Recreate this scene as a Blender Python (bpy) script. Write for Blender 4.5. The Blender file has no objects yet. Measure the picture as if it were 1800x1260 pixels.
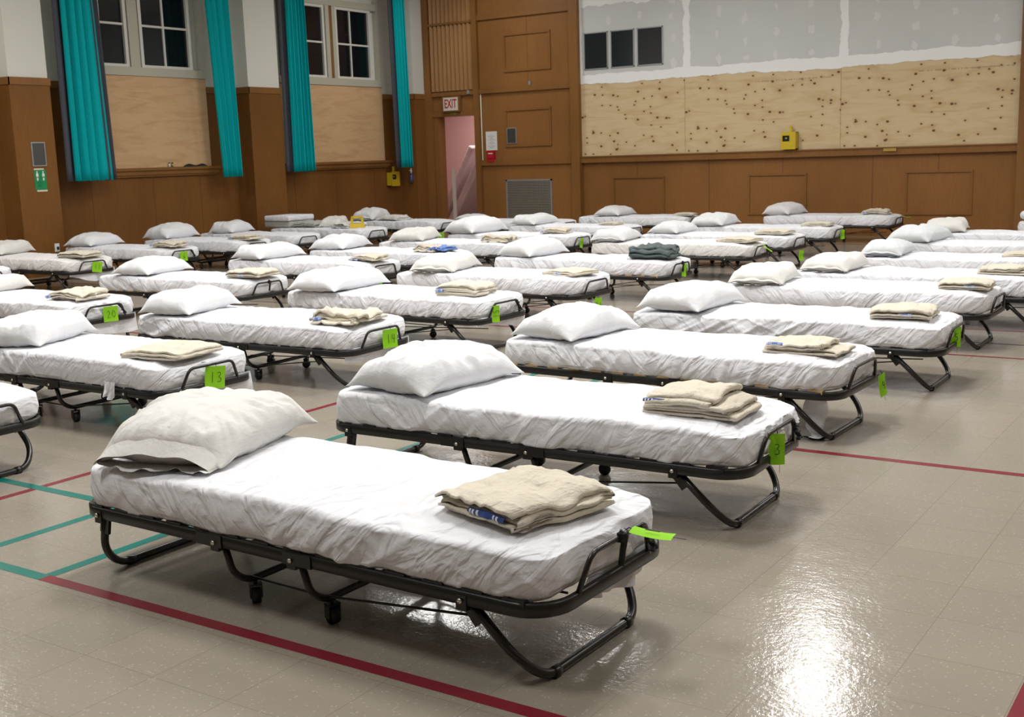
import bpy, bmesh, math, random
import numpy as np
from mathutils import Matrix, Vector, Quaternion
PI = math.pi
sc = bpy.context.scene
COL = sc.collection
# ------------------------------------------------------------------ camera
CAM_H = 1.45
M3 = ((0.83439255, 0.55025122, -0.03182227), (0.06766157, -0.15955807, -0.98486706), (-0.54700181, 0.8196126, -0.17036493))
cd = bpy.data.cameras.new('camera'); cam = bpy.data.objects.new('camera', cd); COL.objects.link(cam)
r_, d_, f_ = [Vector(v) for v in M3]
cam.matrix_world = Matrix(((r_.x, -d_.x, -f_.x, 0), (r_.y, -d_.y, -f_.y, 0), (r_.z, -d_.z, -f_.z, CAM_H), (0, 0, 0, 1)))
cd.sensor_fit = 'HORIZONTAL'; cd.sensor_width = 36; cd.lens = 36 * 2052.1 / 1800
cd.clip_start = .05; cd.clip_end = 100
cd.dof.use_dof = True; cd.dof.focus_distance = 4.2; cd.dof.aperture_fstop = 14
sc.camera = cam
# ------------------------------------------------------------------ world + exposure
w = bpy.data.worlds.new('night'); sc.world = w; w.use_nodes = True
w.node_tree.nodes['Background'].inputs[0].default_value = (.02, .025, .04, 1)
w.node_tree.nodes['Background'].inputs[1].default_value = .4
sc.view_settings.view_transform = 'Standard'; sc.view_settings.look = 'None'
sc.view_settings.exposure = -0.1; sc.view_settings.gamma = 1; sc.view_settings.use_curve_mapping = False
# ------------------------------------------------------------------ room lights: fixtures mirrored in the floor, the other ceiling lights added for brightness
CEIL = 5.0
def area(loc, sx, sy, power, col=(1, .985, .96), rot=(0, 0, 0), spread=PI):
    l = bpy.data.lights.new('fixture_or_fill_light', 'AREA'); l.shape = 'RECTANGLE'; l.size = sx; l.size_y = sy
    l.energy = power; l.color = col; l.spread = spread
    o = bpy.data.objects.new('fixture_or_fill_light', l); COL.objects.link(o); o.location = loc; o.rotation_euler = rot
    return o
LP = 100
for (x, y, sx, sy, k) in [(-9.8, 12.6, .7, .7, .95), (-8.4, 15.2, .6, .7, .75), (-4.4, 12.9, .34, 1.0, 1.1),  # fixtures read off the floor reflections
                          (-12.6, 17.0, .6, 1.2, .5), (.6, 17.0, .6, 1.2, .75), (.6, 13.0, .6, 1.2, .9), (-12.3, 6.3, .6, 1.2, 1.3), (-7.6, 8.2, .6, 1.2, 1.3), (-3.0, 8.4, .6, 1.2, 1.5), (1.4, 8.4, .6, 1.2, .8),  # this row and the next: unseen lights added for brightness
                          (-12.3, 1.8, .6, 1.2, .7), (-7.6, 4.8, .6, 1.2, 1.4), (-3.2, 4.9, .6, 1.2, 1.5), (-3.4, .9, .6, 1.2, 1.0), (1.6, 3.6, .6, 1.2, .7)]:
    area((x, y, CEIL - .03), sx, sy, LP * k)
area((-14.9, 20.9, 2.9), .8, .8, 48, (1, .93, .9))                 # corridor lamp behind the exit door
# ------------------------------------------------------------------ helpers
def tag(o, label=None, cat=None, group=None, kind=None):
    if label: o['label'] = label
    if cat: o['category'] = cat
    if group: o['group'] = group
    if kind: o['kind'] = kind
    return o
def empty(name, loc=(0, 0, 0), rz=0, parent=None):
    o = bpy.data.objects.new(name, None); o.empty_display_size = .1
    COL.objects.link(o); o.location = loc; o.rotation_euler = (0, 0, rz)
    if parent: o.parent = parent
    return o
def mesh(name, V, F, mats, smooth=True, mi=None, auto=None):
    me = bpy.data.meshes.new(name); me.from_pydata([tuple(map(float, v)) for v in V], [], F)
    for m in (mats if isinstance(mats, (list, tuple)) else [mats]): me.materials.append(m)
    if mi is not None: me.polygons.foreach_set('material_index', mi)
    me.polygons.foreach_set('use_smooth', [smooth] * len(me.polygons) if isinstance(smooth, bool) else smooth)
    me.update(); return me
def link(name, me, parent=None, loc=(0, 0, 0), rot=(0, 0, 0), scale=(1, 1, 1)):
    o = bpy.data.objects.new(name, me); COL.objects.link(o); o.location = loc; o.rotation_euler = rot; o.scale = scale
    if parent: o.parent = parent
    return o
class MB:
    def __init__(s): s.V = []; s.F = []; s.S = []; s.M = []
    def add(s, V, F, mi=0, smooth=False):
        n = len(s.V); s.V += [tuple(v) for v in V]
        for f in F: s.F.append([i + n for i in f]); s.S.append(smooth); s.M.append(mi)
    def box(s, x0, x1, y0, y1, z0, z1, mi=0):
        V = [(x, y, z) for x in (x0, x1) for y in (y0, y1) for z in (z0, z1)]
        s.add(V, [(0, 1, 3, 2), (4, 6, 7, 5), (0, 4, 5, 1), (2, 3, 7, 6), (0, 2, 6, 4), (1, 5, 7, 3)], mi)
    def obox(s, c, sz, M=None, mi=0):
        V = [Vector((a * sz[0] / 2, b * sz[1] / 2, d * sz[2] / 2)) for a in (-1, 1) for b in (-1, 1) for d in (-1, 1)]
        if M is not None: V = [M @ v for v in V]
        V = [v + Vector(c) for v in V]
        s.add(V, [(0, 1, 3, 2), (4, 6, 7, 5), (0, 4, 5, 1), (2, 3, 7, 6), (0, 2, 6, 4), (1, 5, 7, 3)], mi)
    def sweep(s, P, prof, closed=False, mi=0, smooth=True, up=Vector((0, 0, 1))):
        P = [Vector(p) for p in P]; n = len(P); k = len(prof); V = []
        T = []
        for i in range(n):
            a = P[(i - 1) % n] if (closed or i > 0) else P[i]; b = P[(i + 1) % n] if (closed or i < n - 1) else P[i]
            T.append((b - a).normalized())
        N = up.cross(T[0]);
        if N.length < .1: N = Vector((1, 0, 0)).cross(T[0])
        N.normalize()
        for i in range(n):
            N = (N - T[i] * N.dot(T[i])).normalized(); B = T[i].cross(N)
            for (u, v) in prof: V.append(P[i] + N * u + B * v)
        F = []
        for i in range(n if closed else n - 1):
            j = (i + 1) % n
            for q in range(k): F.append((i * k + q, i * k + (q + 1) % k, j * k + (q + 1) % k, j * k + q))
        if not closed: F.append(tuple(range(k))[::-1]); F.append(tuple((n - 1) * k + q for q in range(k)))
        s.add(V, F, mi, smooth)
    def tube(s, P, r, k=10, closed=False, mi=0):
        s.sweep(P, [(r * math.cos(2 * PI * q / k), r * math.sin(2 * PI * q / k)) for q in range(k)], closed, mi)
    def cyl(s, a, b, r, k=12, mi=0): s.tube([a, b], r, k, False, mi)
    def ball(s, c, r, mi=0, k=10):
        V = []; F = []
        for i in range(k + 1):
            t = PI * i / k
            for j in range(k): V.append((c[0] + r * math.sin(t) * math.cos(2 * PI * j / k), c[1] + r * math.sin(t) * math.sin(2 * PI * j / k), c[2] + r * math.cos(t)))
        for i in range(k):
            for j in range(k): F.append((i * k + j, i * k + (j + 1) % k, (i + 1) * k + (j + 1) % k, (i + 1) * k + j))
        s.add(V, F, mi, True)
    def me(s, name, mats): return mesh(name, s.V, s.F, mats, s.S, s.M)
    def obj(s, name, mats, parent=None, **kw): return link(name, s.me(name, mats), parent, **kw)
def bend(P, r, n=6):
    """round the inner corners of a polyline with radius r"""
    P = [Vector(p) for p in P]; out = [P[0]]
    for i in range(1, len(P) - 1):
        a = (P[i - 1] - P[i]); b = (P[i + 1] - P[i]); ra = min(r, a.length * .48, b.length * .48); a.normalize(); b.normalize()
        p0 = P[i] + a * ra; p1 = P[i] + b * ra
        for q in range(n + 1):
            t = q / n; out.append(p0 * (1 - t) ** 2 + P[i] * 2 * t * (1 - t) + p1 * t * t)
    out.append(P[-1]); return out
# value noise ------------------------------------------------------
def _h(ix, iy, seed):
    h = (ix.astype(np.int64) * 374761393 + iy.astype(np.int64) * 668265263 + seed * 1442695041) & 0xffffffff
    h = ((h ^ (h >> 13)) * 1274126177) & 0xffffffff
    return ((h ^ (h >> 16)) & 0xffff) / 32767.5 - 1
def noise(x, y, seed=0):
    x = np.asarray(x, float); y = np.asarray(y, float); x, y = np.broadcast_arrays(x, y)
    ix = np.floor(x); iy = np.floor(y); fx = x - ix; fy = y - iy
    fx = fx * fx * fx * (fx * (fx * 6 - 15) + 10); fy = fy * fy * fy * (fy * (fy * 6 - 15) + 10)
    a = _h(ix, iy, seed); b = _h(ix + 1, iy, seed); c = _h(ix, iy + 1, seed); d = _h(ix + 1, iy + 1, seed)
    return (a * (1 - fx) + b * fx) * (1 - fy) + (c * (1 - fx) + d * fx) * fy
def ridge(x, y, seed=0): return 1 - 2 * np.abs(noise(x, y, seed))
def sstep(a, b, x): t = np.clip((x - a) / (b - a), 0, 1); return t * t * (3 - 2 * t)
# ------------------------------------------------------------------ materials
def mat(name, col, rough=.6, metal=0, spec=.5, **kw):
    m = bpy.data.materials.new(name); m.use_nodes = True; b = m.node_tree.nodes['Principled BSDF']
    b.inputs['Base Color'].default_value = (*col, 1); b.inputs['Roughness'].default_value = rough
    b.inputs['Metallic'].default_value = metal; b.inputs['Specular IOR Level'].default_value = spec
    for k, v in kw.items(): b.inputs[k].default_value = v
    return m
class NT:
    def __init__(s, m): s.t = m.node_tree; s.b = s.t.nodes['Principled BSDF']
    def n(s, typ, **kw):
        x = s.t.nodes.new(typ)
        for k, v in kw.items():
            if k.startswith('i_'): x.inputs[int(k[2:]) if k[2:].isdigit() else k[2:].replace('_', ' ')].default_value = v
            else: setattr(x, k, v)
        return x
    def l(s, a, b): s.t.links.new(a, b)
    def coord(s, scale=(1, 1, 1), rot=(0, 0, 0), kind='Object'):
        c = s.n('ShaderNodeTexCoord'); m = s.n('ShaderNodeMapping'); s.l(c.outputs[kind], m.inputs[0])
        m.inputs['Scale'].default_value = scale; m.inputs['Rotation'].default_value = rot; return m.outputs[0]
    def noise(s, vec, scale, detail=4, rough=.5, dist=0):
        x = s.n('ShaderNodeTexNoise'); s.l(vec, x.inputs['Vector']); x.inputs['Scale'].default_value = scale
        x.inputs['Detail'].default_value = detail; x.inputs['Roughness'].default_value = rough; x.inputs['Distortion'].default_value = dist
        return x.outputs[0]
    def ramp(s, fac, stops):
        x = s.n('ShaderNodeValToRGB'); s.l(fac, x.inputs[0]); e = x.color_ramp.elements
        while len(e) < len(stops): e.new(.5)
        for q, (p, c) in zip(e, stops): q.position = p; q.color = (*c, 1) if len(c) == 3 else c
        return x.outputs[0]
    def mix(s, fac, a, b, mode='MIX'):
        x = s.n('ShaderNodeMix', data_type='RGBA', blend_type=mode)
        for v, i in ((fac, 0), (a, 6), (b, 7)):
            if isinstance(v, (int, float)): x.inputs[i].default_value = v
            elif isinstance(v, tuple): x.inputs[i].default_value = (*v, 1)
            else: s.l(v, x.inputs[i])
        return x.outputs[2]
    def math(s, op, a, b=None, c=None):
        x = s.n('ShaderNodeMath', operation=op)
        for i, v in enumerate((a, b, c)):
            if v is None: continue
            if isinstance(v, (int, float)): x.inputs[i].default_value = v
            else: s.l(v, x.inputs[i])
        return x.outputs[0]
    def bump(s, h, strength, dist=.01, prev=None):
        x = s.n('ShaderNodeBump'); x.inputs['Strength'].default_value = strength; x.inputs['Distance'].default_value = dist
        s.l(h, x.inputs['Height'])
        if prev is not None: s.l(prev, x.inputs['Normal'])
        return x.outputs[0]
def cloth(name, col, bumpk=.5, weave=500, wr=1.0, rough=.88, diag=0):
    m = mat(name, col, rough, spec=.25); t = NT(m); b = t.b
    b.inputs['Sheen Weight'].default_value = .15
    v = t.coord((1, 1, 1)); v2 = t.coord((1.5, 1, 2.2), (.3, .5, .7))
    big = t.noise(v2, 5 * wr, 3, .5, .8); n1 = t.bump(big, bumpk, .03)
    c2 = t.noise(v2, 17 * wr, 4, .55, 1.2); n2 = t.bump(c2, bumpk * .8, .010, n1)
    if diag:
        sx = t.n('ShaderNodeSeparateXYZ'); t.l(v, sx.inputs[0])
        wob = t.math('MULTIPLY_ADD', t.noise(v, 1.2, 2), 2.4, -1.2); xm = t.math('ADD', sx.outputs[0], wob)
        m1 = t.ramp(t.math('ADD', xm, .5), [(.35, (1, 1, 1)), (.75, (0, 0, 0))]); m2 = t.ramp(t.math('ADD', xm, .5), [(.35, (0, 0, 0)), (.75, (1, 1, 1))])
        hs = []
        for (ry, off, mk_) in ((.80, 0, m1), (-.80, 5, m2)):
            rm = t.n('ShaderNodeMapping'); t.l(v, rm.inputs[0]); rm.inputs['Rotation'].default_value = (0, ry, 0); rm.inputs['Location'].default_value = (off, 0, 0)
            sm = t.n('ShaderNodeMapping'); t.l(rm.outputs[0], sm.inputs[0]); sm.inputs['Scale'].default_value = (7, 2.2, 1.9)
            hs.append(t.math('MULTIPLY', t.ramp(t.noise(sm.outputs[0], 1.5, 2.5, .5, 1.6), [(.42, (0, 0, 0)), (.60, (1, 1, 1))]), mk_))
        n2 = t.bump(t.math('ADD', hs[0], hs[1]), diag, .014, n2)
    f = t.noise(v, weave, 2); n3 = t.bump(f, .15, .001, n2)
    t.l(n3, b.inputs['Normal'])
    t.l(t.mix(t.noise(v, 3, 2), tuple(c * .97 for c in col), col), b.inputs['Base Color'])
    return m
def wood(name, c1, c2, rough=.38, scale=1.0, vertical=True, spec=.35):
    m = mat(name, c1, rough, spec=spec); t = NT(m)
    v = t.coord((9 * scale, 9 * scale, .8 * scale) if vertical else (.8 * scale, .8 * scale, 9 * scale))
    a = t.noise(v, 6, 6, .6, .6); big = t.noise(t.coord((1, 1, .5)), .8, 3)
    col = t.mix(t.ramp(a, [(.3, (0, 0, 0)), (.7, (1, 1, 1))]), c1, c2)
    dark = tuple(c * .6 for c in c1)
    col = t.mix(t.math('MULTIPLY', t.ramp(big, [(.42, (0, 0, 0)), (.75, (1, 1, 1))]), .7), col, dark)
    t.l(col, t.b.inputs['Base Color'])
    t.l(t.bump(a, .08, .004), t.b.inputs['Normal'])
    return m
M = {}
M['sheet'] = cloth('white_sheet', (.81, .82, .865), .3, diag=.55)
M['sheet_warm'] = cloth('offwhite_sheet', (.83, .82, .81), .3, diag=.55)
M['tick'] = mat('mattress_ticking', (.62, .56, .50), .7)
M['case'] = cloth('white_pillowcase', (.74, .75, .77), .22, wr=1.3)
M['case_warm'] = cloth('ivory_pillowcase', (.70, .69, .655), .25, wr=1.3)
M['case_grey'] = cloth('greyish_pillowcase', (.66, .69, .71), .22, wr=1.3)
M['cream'] = cloth('cream_flannel', (.67, .615, .505), .55, 300, 2.2, .95)
M['greyblanket'] = cloth('slate_wool', (.10, .13, .13), .8, 200, 2.5, .98)
M['bluecloth'] = cloth('blue_cotton', (.16, .27, .62), .6, 300, 2)
M['comforter'] = cloth('grey_comforter', (.50, .50, .46), .9, 200, 3)
M['rail'] = mat('black_enamelled_steel', (.011, .010, .010), .34, 0, .45)
M['tube'] = mat('dark_bronze_steel', (.013, .011, .010), .28, 0, .55)
M['rubber'] = mat('black_rubber', (.012, .012, .012), .5)
M['steel'] = mat('zinc_bolt', (.7, .68, .62), .25, 1)
M['plyslat'] = wood('pine_slat', (.52, .34, .15), (.62, .43, .21), .5, 1, False)
M['green'] = mat('lime_card', (.27, .62, .02), .75, spec=.2)
M['ink'] = mat('marker_ink', (.01, .012, .01), .6)
M['wood'] = wood('brown_panelling', (.185, .078, .020), (.225, .100, .028), spec=.18)
M['wood2'] = wood('brown_stage_panelling', (.26, .115, .034), (.31, .142, .046), spec=.2)
M['woodlt'] = wood('lit_oak_panelling', (.33, .165, .058), (.40, .205, .078), .34)
M['seam'] = mat('seam_and_depth_shade', (.07, .032, .012), .6)
M['trimw'] = wood('brown_trim', (.235, .105, .030), (.28, .13, .040), .35, spec=.25)
M['white'] = mat('cream_wall_paint', (.66, .66, .60), .7)
M['whitepaint'] = mat('white_window_paint', (.66, .65, .60), .45)
M['putty'] = mat('putty_window_paint', (.46, .44, .36), .5)
M['ceil'] = mat('ceiling_paint', (.78, .77, .74), .9)
M['glass'] = mat('night_glass', (.006, .008, .011), .07, 0, .6)
M['glass2'] = mat('dark_booth_glass', (.020, .022, .025), .12, 0, .6)
M['alu'] = mat('aluminium_frame', (.45, .47, .48), .35, .6)
M['pink'] = mat('pink_corridor_paint', (.66, .40, .37), .7)
M['yellow'] = mat('yellow_plastic', (.62, .44, .012), .45)
M['black'] = mat('black_matte', (.008, .008, .008), .7)
M['paper'] = mat('white_paper', (.72, .72, .72), .8)
M['red'] = mat('red_enamel', (.42, .012, .018), .3)
M['redink'] = mat('red_lettering', (.45, .01, .03), .5)
M['poster'] = mat('green_poster', (.0, .24, .07), .5)
M['posterink'] = mat('dark_green_print', (.0, .10, .03), .6)
M['compound'] = mat('joint_compound', (.90, .91, .90), .85)
M['brass'] = mat('brass_plate', (.5, .36, .08), .35, .7)
M['stamp'] = mat('faint_stamp_ink', (.36, .27, .16), .8)
M['liner'] = mat('grey_curtain_lining', (.055, .058, .075), .85)
M['bluebottle'] = mat('blue_sanitiser_bottle', (.07, .08, .22), .2, 0, .5)
M['conduit'] = mat('ivory_conduit', (.62, .58, .44), .5)
M['linered'] = mat('maroon_floor_tape', (.21, .014, .028), .24, 0, .5)
M['lineteal'] = mat('teal_floor_tape', (.0, .17, .135), .24, 0, .5)
M['linedark'] = mat('dark_floor_tape', (.03, .035, .04), .24, 0, .5)
# wrapped mattress (film over ticking)
M['wrap'] = mat('plastic_wrapped_mattress', (.56, .44, .44), .22, 0, .6); t = NT(M['wrap'])
v = t.coord((3, 14, 3), (.3, .2, .4)); n = t.noise(v, 3, 5, .6, 1.5)
t.l(t.bump(n, .6, .03), t.b.inputs['Normal']); t.l(t.mix(n, (.52, .40, .41), (.80, .68, .68)), t.b.inputs['Base Color'])
# curtain
M['teal'] = mat('teal_curtain_cloth', (.0, .41, .44), .8, spec=.2); t = NT(M['teal'])
n = t.noise(t.coord((40, 40, 4)), 6, 3); t.l(t.bump(n, .25, .004), t.b.inputs['Normal'])
# drywall
M['drywall'] = mat('grey_drywall', (.45, .45, .42), .8); t = NT(M['drywall'])
n = t.noise(t.coord(), 1.3, 3); t.l(t.mix(n, (.58, .595, .585), (.68, .695, .68)), t.b.inputs['Base Color'])
# knotty spruce plywood
def ply(name, base, dark, knot, seed):
    m = mat(name, base, .55, spec=.3); t = NT(m)
    c = t.n('ShaderNodeTexCoord'); mp = t.n('ShaderNodeMapping'); t.l(c.outputs['Object'], mp.inputs[0]); mp.inputs['Location'].default_value = (seed, seed * 2, seed * 3)
    v = mp.outputs[0]
    st = t.n('ShaderNodeMapping'); t.l(v, st.inputs[0]); st.inputs['Scale'].default_value = (.9, .9, 5.5)
    g = t.noise(st.outputs[0], 1.3, 5, .55, 1.6); fine = t.noise(st.outputs[0], 14, 3, .6, .5)
    col = t.mix(t.ramp(g, [(.45, (0, 0, 0)), (.56, (.25, .25, .25)), (.80, (.9, .9, .9))]), base, dark)
    col = t.mix(t.math('MULTIPLY', fine, .22 if knot else .55), col, dark)
    if knot:
        sx = t.n('ShaderNodeSeparateXYZ'); t.l(v, sx.inputs[0]); cx = t.n('ShaderNodeCombineXYZ'); t.l(sx.outputs[0], cx.inputs[0]); t.l(sx.outputs[2], cx.inputs[1])
        for scl, thr, halo, dens, off in ((2.6, .085, .42, .55, 0), (6.0, .14, .5, .30, 3.3), (1.6, .055, .30, .55, 7.7)):
            mk = t.n('ShaderNodeMapping'); t.l(cx.outputs[0], mk.inputs[0]); mk.inputs['Scale'].default_value = (1, 1.35, 1); mk.inputs['Location'].default_value = (off, off * .7, 0)
            vo = t.n('ShaderNodeTexVoronoi', voronoi_dimensions='2D'); t.l(mk.outputs[0], vo.inputs['Vector']); vo.inputs['Scale'].default_value = scl
            sel = t.n('ShaderNodeSeparateColor'); t.l(vo.outputs['Color'], sel.inputs[0])
            on = t.math('LESS_THAN', sel.outputs[0], dens)
            hf = t.math('MULTIPLY', t.ramp(vo.outputs['Distance'], [(0, (.8, .8, .8)), (halo, (0, 0, 0))]), on)
            col = t.mix(t.math('MULTIPLY', hf, .32), col, (dark[0] * .85, dark[1] * .7, dark[2] * .45))
            kf = t.math('MULTIPLY', t.ramp(vo.outputs['Distance'], [(thr * .5, (1, 1, 1)), (thr, (0, 0, 0))]), on)
            col = t.mix(kf, col, (.13, .055, .014))
    t.l(col, t.b.inputs['Base Color']); return m
M['ply1'] = ply('knotty_plywood', (.68, .54, .33), (.53, .36, .18), True, 1.3)
M['ply2'] = ply('plain_plywood', (.66, .44, .25), (.45, .27, .13), False, 4.1)
# floor: speckled vinyl tile
M['floor'] = mat('speckled_vinyl_tile', (.36, .32, .26), .2, spec=.5); t = NT(M['floor'])
v = t.coord(); br = t.n('ShaderNodeTexBrick'); mp = t.n('ShaderNodeMapping'); t.l(v, mp.inputs[0])
mp.inputs['Location'].default_value = (.825 + 15 * .305, -2.05 + 20 * .303, 0); t.l(mp.outputs[0], br.inputs['Vector'])
br.offset = 0; br.squash = 1; br.inputs['Scale'].default_value = 1; br.inputs['Brick Width'].default_value = .305; br.inputs['Row Height'].default_value = .303
br.inputs['Mortar Size'].default_value = .0012; br.inputs['Mortar Smooth'].default_value = 0; br.inputs['Bias'].default_value = 0
br.inputs['Color1'].default_value = (.325, .290, .232, 1); br.inputs['Color2'].default_value = (.348, .306, .250, 1); br.inputs['Mortar'].default_value = (.22, .19, .15, 1)
cl = t.noise(v, 1.1, 4, .6, .5); col = t.mix(t.math('MULTIPLY', t.ramp(cl, [(.35, (0, 0, 0)), (.7, (1, 1, 1))]), .4), br.outputs['Color'], (.285, .26, .212))
sp = t.n('ShaderNodeTexVoronoi'); t.l(v, sp.inputs['Vector']); sp.inputs['Scale'].default_value = 95; ss = t.n('ShaderNodeSeparateColor'); t.l(sp.outputs['Color'], ss.inputs[0])
wf = t.math('MULTIPLY', t.math('LESS_THAN', sp.outputs['Distance'], .34), t.math('LESS_THAN', ss.outputs[0], .16))
col = t.mix(t.math('MULTIPLY', wf, .35), col, (.62, .58, .50))
col = t.mix(t.math('MULTIPLY', t.noise(v, 60, 3, .7), .22), col, (.25, .21, .17))
t.l(col, t.b.inputs['Base Color'])
t.l(t.math('MULTIPLY_ADD', t.noise(v, 3.5, 4), .10, .09), t.b.inputs['Roughness'])
t.l(t.bump(t.noise(v, 55, 3, .6), .22, .004, t.bump(t.noise(v, 7, 3), .10, .02)), t.b.inputs['Normal'])
# grilles
def grille(name, c, scale, hole=.5):
    m = mat(name, c, .4, .6); t = NT(m); v = t.coord(); s = t.n('ShaderNodeSeparateXYZ'); t.l(v, s.inputs[0])
    u = t.math('ADD', s.outputs[0], s.outputs[1])
    a = t.math('GREATER_THAN', t.math('FRACT', t.math('MULTIPLY', u, scale)), hole); b = t.math('GREATER_THAN', t.math('FRACT', t.math('MULTIPLY', s.outputs[2], scale)), hole)
    t.l(t.mix(t.math('MULTIPLY', a, b), c, (.02, .018, .015)), t.b.inputs['Base Color']); return m
M['grille'] = grille('steel_egg_crate_grille', (.42, .39, .33), 34, .38)
M['mesh'] = grille('grey_speaker_mesh', (.13, .13, .13), 90, .5)

# ================================================================== THE ROOM
XL, XP, YB, XR, YF = -14.9, -14.5, 19.0, 5.0, -5.0
# floor with its painted court lines
mb = MB(); mb.box(XL - 3.5, XR + .2, YF - .2, YB + 3.6, -.1, 0, 0)
def fline(x0, x1, y0, y1, m, z=.0006): mb.add([(x0, y0, z), (x1, y0, z), (x1, y1, z), (x0, y1, z)], [(0, 1, 2, 3)], m)
fline(-3.68, 2.0, 2.385, 2.436, 1); fline(-6.5, -3.68, 2.385, 2.436, 2); fline(-4.195, -4.145, 2.436, 8.3, 2, .0007); fline(-3.705, -3.655, 2.436, 8.6, 2, .0008)
fline(-6.4, -3.705, 3.125, 3.175, 2, .0009); fline(-4.80, -4.755, 2.436, 12, 1, .0006); fline(-2.4, 3, 5.33, 5.38, 1); fline(-9, 3, 8.30, 8.34, 1); fline(-14, 3, 9.51, 9.55, 1, .0007)
fline(-14, 3, 8.885, 8.91, 3, .0008); fline(-.515, -.465, 1.2, 3.4, 1, .0007); fline(-10.5, -6.2, 4.80, 4.83, 3); fline(-9.5, -5.2, 6.74, 6.78, 1); fline(-14, -2, 17.3, 17.35, 1)
tag(mb.obj('floor', [M['floor'], M['linered'], M['lineteal'], M['linedark']]), kind='structure')
mb = MB(); mb.box(XL - .3, XR + .2, YF - .2, YB + .3, CEIL, CEIL + .1); tag(mb.obj('ceiling', M['ceil']), kind='structure')
# left wall: recessed wall, three pilasters, wainscot, sills
WZ = 2.71
mb = MB()
win = [(11.0, 13.58), (15.15, 18.05)]
mb.box(XL - .2, XL, YF, YB, 0, 1.42, 0)
ys = [YF] + [q for a in win for q in a] + [YB]
for i in range(0, len(ys), 2):
    mb.box(XL - .2, XL, ys[i], ys[i + 1], 1.42, WZ, 0); mb.box(XL - .2, XL, ys[i], ys[i + 1], WZ, CEIL, 1)
for a, b in win: mb.box(XL - .2, XL - .06, a, b, 1.42, CEIL, 1); mb.box(XL - .06, XL, a, b, 4.75, CEIL, 1)
for a, b in ((0.9, 1.55), (5.3, 5.95), (9.74, 10.37), (14.14, 14.88), (18.55, YB)):
    mb.box(XL, XP, a, b, 0, WZ, 0); mb.box(XL, XP - .015, a + .012, b - .012, WZ, CEIL, 1)
    mb.box(XP - .02, XP + .012, a - .012, b + .012, WZ - .085, WZ + .015, 2); mb.box(XL, XP + .012, a - .014, a + .01, WZ - .085, WZ + .015, 2)
for i in range(0, len(ys), 2): mb.box(XL, XL + .02, ys[i], ys[i + 1], WZ - .085, WZ + .015, 2)
for y in (2.2, 3.5, 6.9, 8.2, 9.2, 11.2, 12.35, 13.3, 15.5, 16.6, 17.7): mb.box(XL - .001, XL + .0015, y, y + .006, 0, 1.3, 3)
tag(mb.obj('wall_left', [M['wood'], M['white'], M['trimw'], M['seam']]), kind='structure')
for i, (a, b) in enumerate(win):
    mb = MB(); mb.box(XL - .05, XL + .10, a - .1, b + .12, 1.415, 1.455, 0); mb.box(XL, XL + .07, a - .08, b + .1, 1.35, 1.415, 0); mb.box(XL, XL + .045, a - .06, b + .08, 1.32, 1.35, 0)
    tag(mb.obj('trim_%d' % (i + 1), M['trimw']), kind='structure')
# windows: casing, sashes, muntins, panes
def window(n, casing, sashes, zb, zt, mull):
    root = empty('window_%d' % n, (XL, (casing[0] + casing[1]) / 2, zb)); tag(root, kind='structure')
    def o(mb, name, m): q = mb.obj(name, m, root); q.location = (-XL, -(casing[0] + casing[1]) / 2, -zb); return q
    mb = MB(); y0, y1 = casing
    mb.box(XL - .05, XL + .035, y0, y1, zb - .17, zb - .041, 0)
    for a, b in ((y0, y0 + .1), (y1 - .1, y1)) + tuple(mull): mb.box(XL - .05, XL + .03, a, b, zb - .04, zt + .25, 0)
    mb.box(XL - .05, XL + .034, y0 + .001, y1 - .001, zt + .05, zt + .17, 0)
    o(mb, 'window_frame', M['putty'])
    for (a, b, cuts) in sashes:
        mb = MB(); f = .055
        mb.box(XL - .045, XL + .015, a - f, a, zb - .04, zt + .05); mb.box(XL - .045, XL + .015, b, b + f, zb - .04, zt + .05)
        mb.box(XL - .046, XL + .017, a - f - .001, b + f + .001, zb - .042, zb); mb.box(XL - .046, XL + .017, a - f - .001, b + f + .001, zt, zt + .049)
        for c in cuts: mb.box(XL - .04, XL - .005, c - .016, c + .016, zb, zt)
        zm = 3.61 if n == 1 else 3.61
        mb.box(XL - .04, XL - .004, a, b, zm - .016, zm + .016); o(mb, 'sash', M['whitepaint'])
        mb = MB(); mb.box(XL - .035, XL - .028, a, b, zb, zt); o(mb, 'pane', M['glass'])
    return root
window(1, (11.0, 13.58), [(11.22, 12.03, [11.6]), (12.37, 13.27, [12.80])], 3.02, 4.62, [(12.10, 12.28)])
window(2, (15.15, 18.05), [(15.45, 16.45, [15.98]), (16.85, 17.74, [17.23])], 3.02, 4.22, [(16.52, 16.62), (16.70, 16.79)])
mb = MB(); mb.box(XL - .05, XL + .012, 16.62, 16.70, 2.99, 4.27); tag(mb.obj('trim_3', M['trimw']), kind='structure')
def board(y0, y1, z0, z1, label):
    mb = MB(); mb.box(0, .018, 0, y1 - y0, 0, z1 - z0); o = mb.obj('plywood_board', M['ply2'], loc=(XL + .002, y0, z0)); tag(o, label, 'plywood board', 'plywood boards over the lower windows')
    for q in (.25, .75):
        pass
    return o
board(11.0, 13.56, 1.457, 2.845, 'tan plywood board under the window nearer the green poster')
board(15.2, 18.04, 1.457, 2.845, 'pinkish tan plywood board under the window nearer the exit door')
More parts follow.
